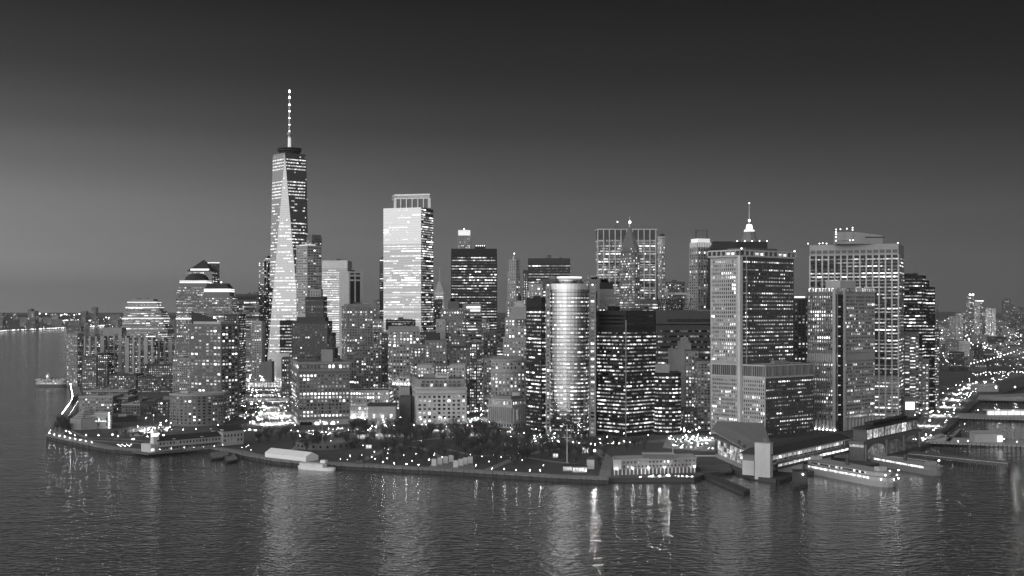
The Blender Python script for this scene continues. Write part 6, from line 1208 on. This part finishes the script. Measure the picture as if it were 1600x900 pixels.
traffic(bway, 16, (-6, 6, 3, -3), 'car in the narrow canyon street', 'cars in the canyon street')
scatter([(1045, 700), (1112, 703), (1112, 684), (1052, 680)], 20, lambda x, y: car(x, y, rl.uniform(0, 6), 'car on the crowded plaza beside the ferry terminal', 'cars on the terminal plaza'), 4.5)
scatter([(196, 688), (268, 688), (268, 664), (228, 668)], 18, lambda x, y: car(x, y, rl.uniform(0, 6), 'car at the busy crossing by the curved podium', 'cars at the crossing'), 5)
scatter([(1000, 746.5), (1084, 746), (1084, 742), (1000, 744)], 8, lambda x, y: car(x, y, rl.uniform(0, 6), 'car parked on the quay before the long quay building', 'cars parked on the quay'), 5)
# ================================================================ far city
rf = random.Random(21)
def farblock(x, y, w_, dp, h, alb, lit, label, group, B=.9, name='apartment_block'):
    p = [(x-w_/2, y), (x+w_/2, y), (x+w_/2, y+dp), (x-w_/2, y+dp)]; ro_ = rf.uniform(-.4, .4); c = (x, y)
    p = [(c[0]+(a-c[0])*cos(ro_)-(b_-c[1])*sin(ro_), c[1]+(a-c[0])*sin(ro_)+(b_-c[1])*cos(ro_)) for a, b_ in p]
    b = Bld(label, p, alb, name, seed=rf.random(), group=group); k = max(1, y/3500); b.tier(p, 3, 3+h, st(RESID, fh=3.4*k, bw=4.5*k, ww=.4, wh=.4, lit=lit, B=B*1.3, mode='some', vary=.9), roof=False); b.done()
FARR = ('low city blocks beyond the riverside road', 'dim low block in the lamp-dotted district beyond the riverside road')
for k in range(150):
    d = 1900*math.exp(rf.uniform(0, 1.75)); lo = 1462 + 40*max(0, (2400-d)/600); px = rf.uniform(lo, 1640); y_ = HY + (EYE-3)*F/d
    if px > 1500 + (640-y_)*1.2 and d < 2750: continue
    x = PX(px, d)
    if d < 2600 and x > 640 + (d-1900)*.28: continue
    farblock(x, d, rf.uniform(18, 60)*max(1, d/4000), rf.uniform(15, 30), rf.choice((12, 15, 18, 20, 35, 50)) if d < 6000 else rf.uniform(20, 60), rf.choice((.06, .1, .16, .25)), rf.uniform(.1, .35), FARR[1], FARR[0])
for x0, x1, yt, d, al, lit, lb, B in ((1513, 1522, 461, 6000, .1, .5, 'dark far tower with two lamps on top', 1.2), (1523, 1531, 472, 6100, .4, .9, 'pale glowing far tower right of the lamp-topped one', .8), (1530, 1536, 470, 6300, .16, .4, 'far tower with a flat lit cap', 1.0), (1544, 1549, 481, 5600, .5, .97, 'bright white far tower, left one of the twin pair', 1.1), (1550, 1556, 482, 5600, .5, .97, 'bright white far tower, right one of the twin pair', 1.2), (1568, 1579, 467, 8000, .1, .15, 'hazy wide far tower near the edge of the photo', .7), (1579, 1586, 476, 8000, .1, .12, 'hazy lower far tower next to the hazy wide one', .7), (1497, 1505, 489, 5400, .3, .5, 'far round-topped block left of the tower cluster', .9), (1503, 1512, 488, 6500, .12, .5, 'far lattice-like block under construction', .9), (1536, 1543, 486, 6800, .2, .4, 'far mid-height tower between the cluster and the twins', .8), (1487, 1494, 494, 4800, .3, .3, 'far pale chimney-like block above the district', .8), (1593, 1601, 480, 7000, .08, .2, 'far dark tower cut by the edge of the photo', .7), (1505, 1516, 533, 3100, .5, .1, 'pale blank far block in the lamp-dotted district', .6), (1490, 1507, 550, 2700, .04, .1, 'dark slab block in the lamp-dotted district', .8), (1529, 1537, 545, 2750, .04, .1, 'dark narrow slab in the lamp-dotted district', .8)):
    p = fbox(x0, x1, d, 30); b = Bld(lb, p, al, 'far_tower'); k = d/3000; b.tier(p, 3, ZT(yt, d), st(RESID, fh=3.4*k, bw=3.2*k, ww=.6, wh=.45, lit=lit, B=B, vary=.4), roof=False)
    if 'two lamps' in lb: [b.part('beacon_lamp', BEACON, lambda m: m.ball((PX(q, d), d-2, ZT(460.6, d)), 5)) for q in (1515.5, 1520)]
    if 'flat lit cap' in lb: b.part('lit_cap', glow_mat('cap_light', 1.6, False), lambda m: m.prism(fbox(1526, 1537, d-2, 20), ZT(471, d), ZT(469.4, d)))
    b.done()
e = empty('tower_crane', (PX(1465, 2300), 2300, 3), 'dark tower crane leaning beside the last black tower', 'crane'); m = MB(); m.tube((PX(1465, 2300), 2300, 3), (PX(1465, 2300), 2300, ZT(484, 2300)), .8, .8, 4); m.build('mast', METAL, e); m = MB(); m.tube((PX(1463, 2300), 2300, ZT(486, 2300)), (PX(1466.5, 2300), 2300, ZT(470, 2300)), .6, .4, 4); m.build('jib', METAL, e)
FARL = ('hazy blocks on the far left shore', 'hazy block on the far shore across the river')
for k in range(46):
    d = rf.uniform(8600, 12500); px = rf.uniform(-20, 275); x = PX(px, d)
    farblock(x, d, rf.uniform(30, 110), 40, rf.choice((20, 30, 45, 60, 90)), rf.choice((.1, .2, .3)), rf.uniform(.05, .25), FARL[1], FARL[0], .8)
for x0, x1, yt, d, lb in ((43, 49, 483, 9000, 'pale hazy tower on the far shore, with a lit edge'), (49, 55, 486, 9000, 'shorter hazy tower beside the lit-edged one'), (127, 134, 486, 9500, 'dark hazy tower on the far shore behind the lamps'), (143, 150, 480, 10500, 'faint pointed tower on the far shore'), (0, 4, 489, 8800, 'dark hazy block at the left edge of the photo')):
    p = fbox(x0, x1, d, 60); b = Bld(lb, p, .2, 'far_tower'); b.tier(p, 3, ZT(yt, d), st(RESID, fh=14, bw=12, lit=.15, B=.7), roof=False); b.done()
m = MB()
def dot(x, y, z, r): m.ball((x, y, z), r, n=4, k=2)
for k in range(620):                                            # lamps of the district beyond the road, too many to count
    d = 1950*math.exp(rf.uniform(0, 1.9)); px = rf.uniform(1462, 1640); x = PX(px, d)
    if d < 2700 and x > 640 + (d-1900)*.28: continue
    dot(x, d, 3 + rf.uniform(6, 14) + (rf.uniform(0, 40) if rf.random() < .25 else 0), .00042*d*rf.uniform(.5, 1.25))
for px, py in [(1517 + k*5.2, 568 - k*1.15 - .02*k*k) for k in range(17)]: g = GD(px, py, 25); dot(g[0], g[1], 25, 1.5)
for k in range(34): g = GD(1520 + k*2.7 + rf.uniform(-1.5, 1.5), 584 - k*.1 + rf.uniform(-2, 2), 10); dot(g[0], g[1], 10, rf.uniform(.6, 1.2))
for k in range(420):                                            # far shore: lamp rows along the water and the yards behind
    u = rf.random()
    if u < .4: px = rf.uniform(0, 165); yb = 517 - px*.05 + rf.uniform(-.6, .6)
    elif u < .6: px = rf.uniform(0, 45); yb = 503 + rf.uniform(-.7, .7)
    elif u < .8: px = rf.uniform(78, 150); yb = 500.5 + rf.uniform(-1, 1)
    else: px = rf.uniform(0, 272); yb = rf.uniform(490, 512)
    d = min(12600, (EYE-8)*F/(yb-HY)); dot(PX(px, d), d-10, 8 if d < 12600 else ZT(yb, d), .00026*d*rf.uniform(.5, 1.4))
for px, yb in ((101, 491), (104, 491.5), (116, 492), (124, 490.5), (95, 493), (62, 490), (72, 490.5), (166, 496), (170, 496.5)): dot(PX(px, 9500), 9500, ZT(yb, 9500), 6)
o = m.build('distant_lights', glow_mat('distant_light', 4.5, False)); tag(o, kind='stuff')
# ================================================================ air
hz = MB(); hz.prism([(-14000, -900), (14000, -900), (14000, 23500), (-14000, 23500)], -4.5, 575)
mh = bpy.data.materials.new('haze'); mh.use_nodes = True; t = mh.node_tree; t.nodes.remove(t.nodes['Principled BSDF']); pv = t.nodes.new('ShaderNodeVolumePrincipled')
pv.inputs['Color'].default_value = (.31, .31, .31, 1); pv.inputs['Density'].default_value = 3.6e-5; pv.inputs['Anisotropy'].default_value = 0
t.links.new(pv.outputs[0], t.nodes['Material Output'].inputs['Volume']); mh.cycles.homogeneous_volume = True
tag(hz.build('haze', mh), kind='stuff')
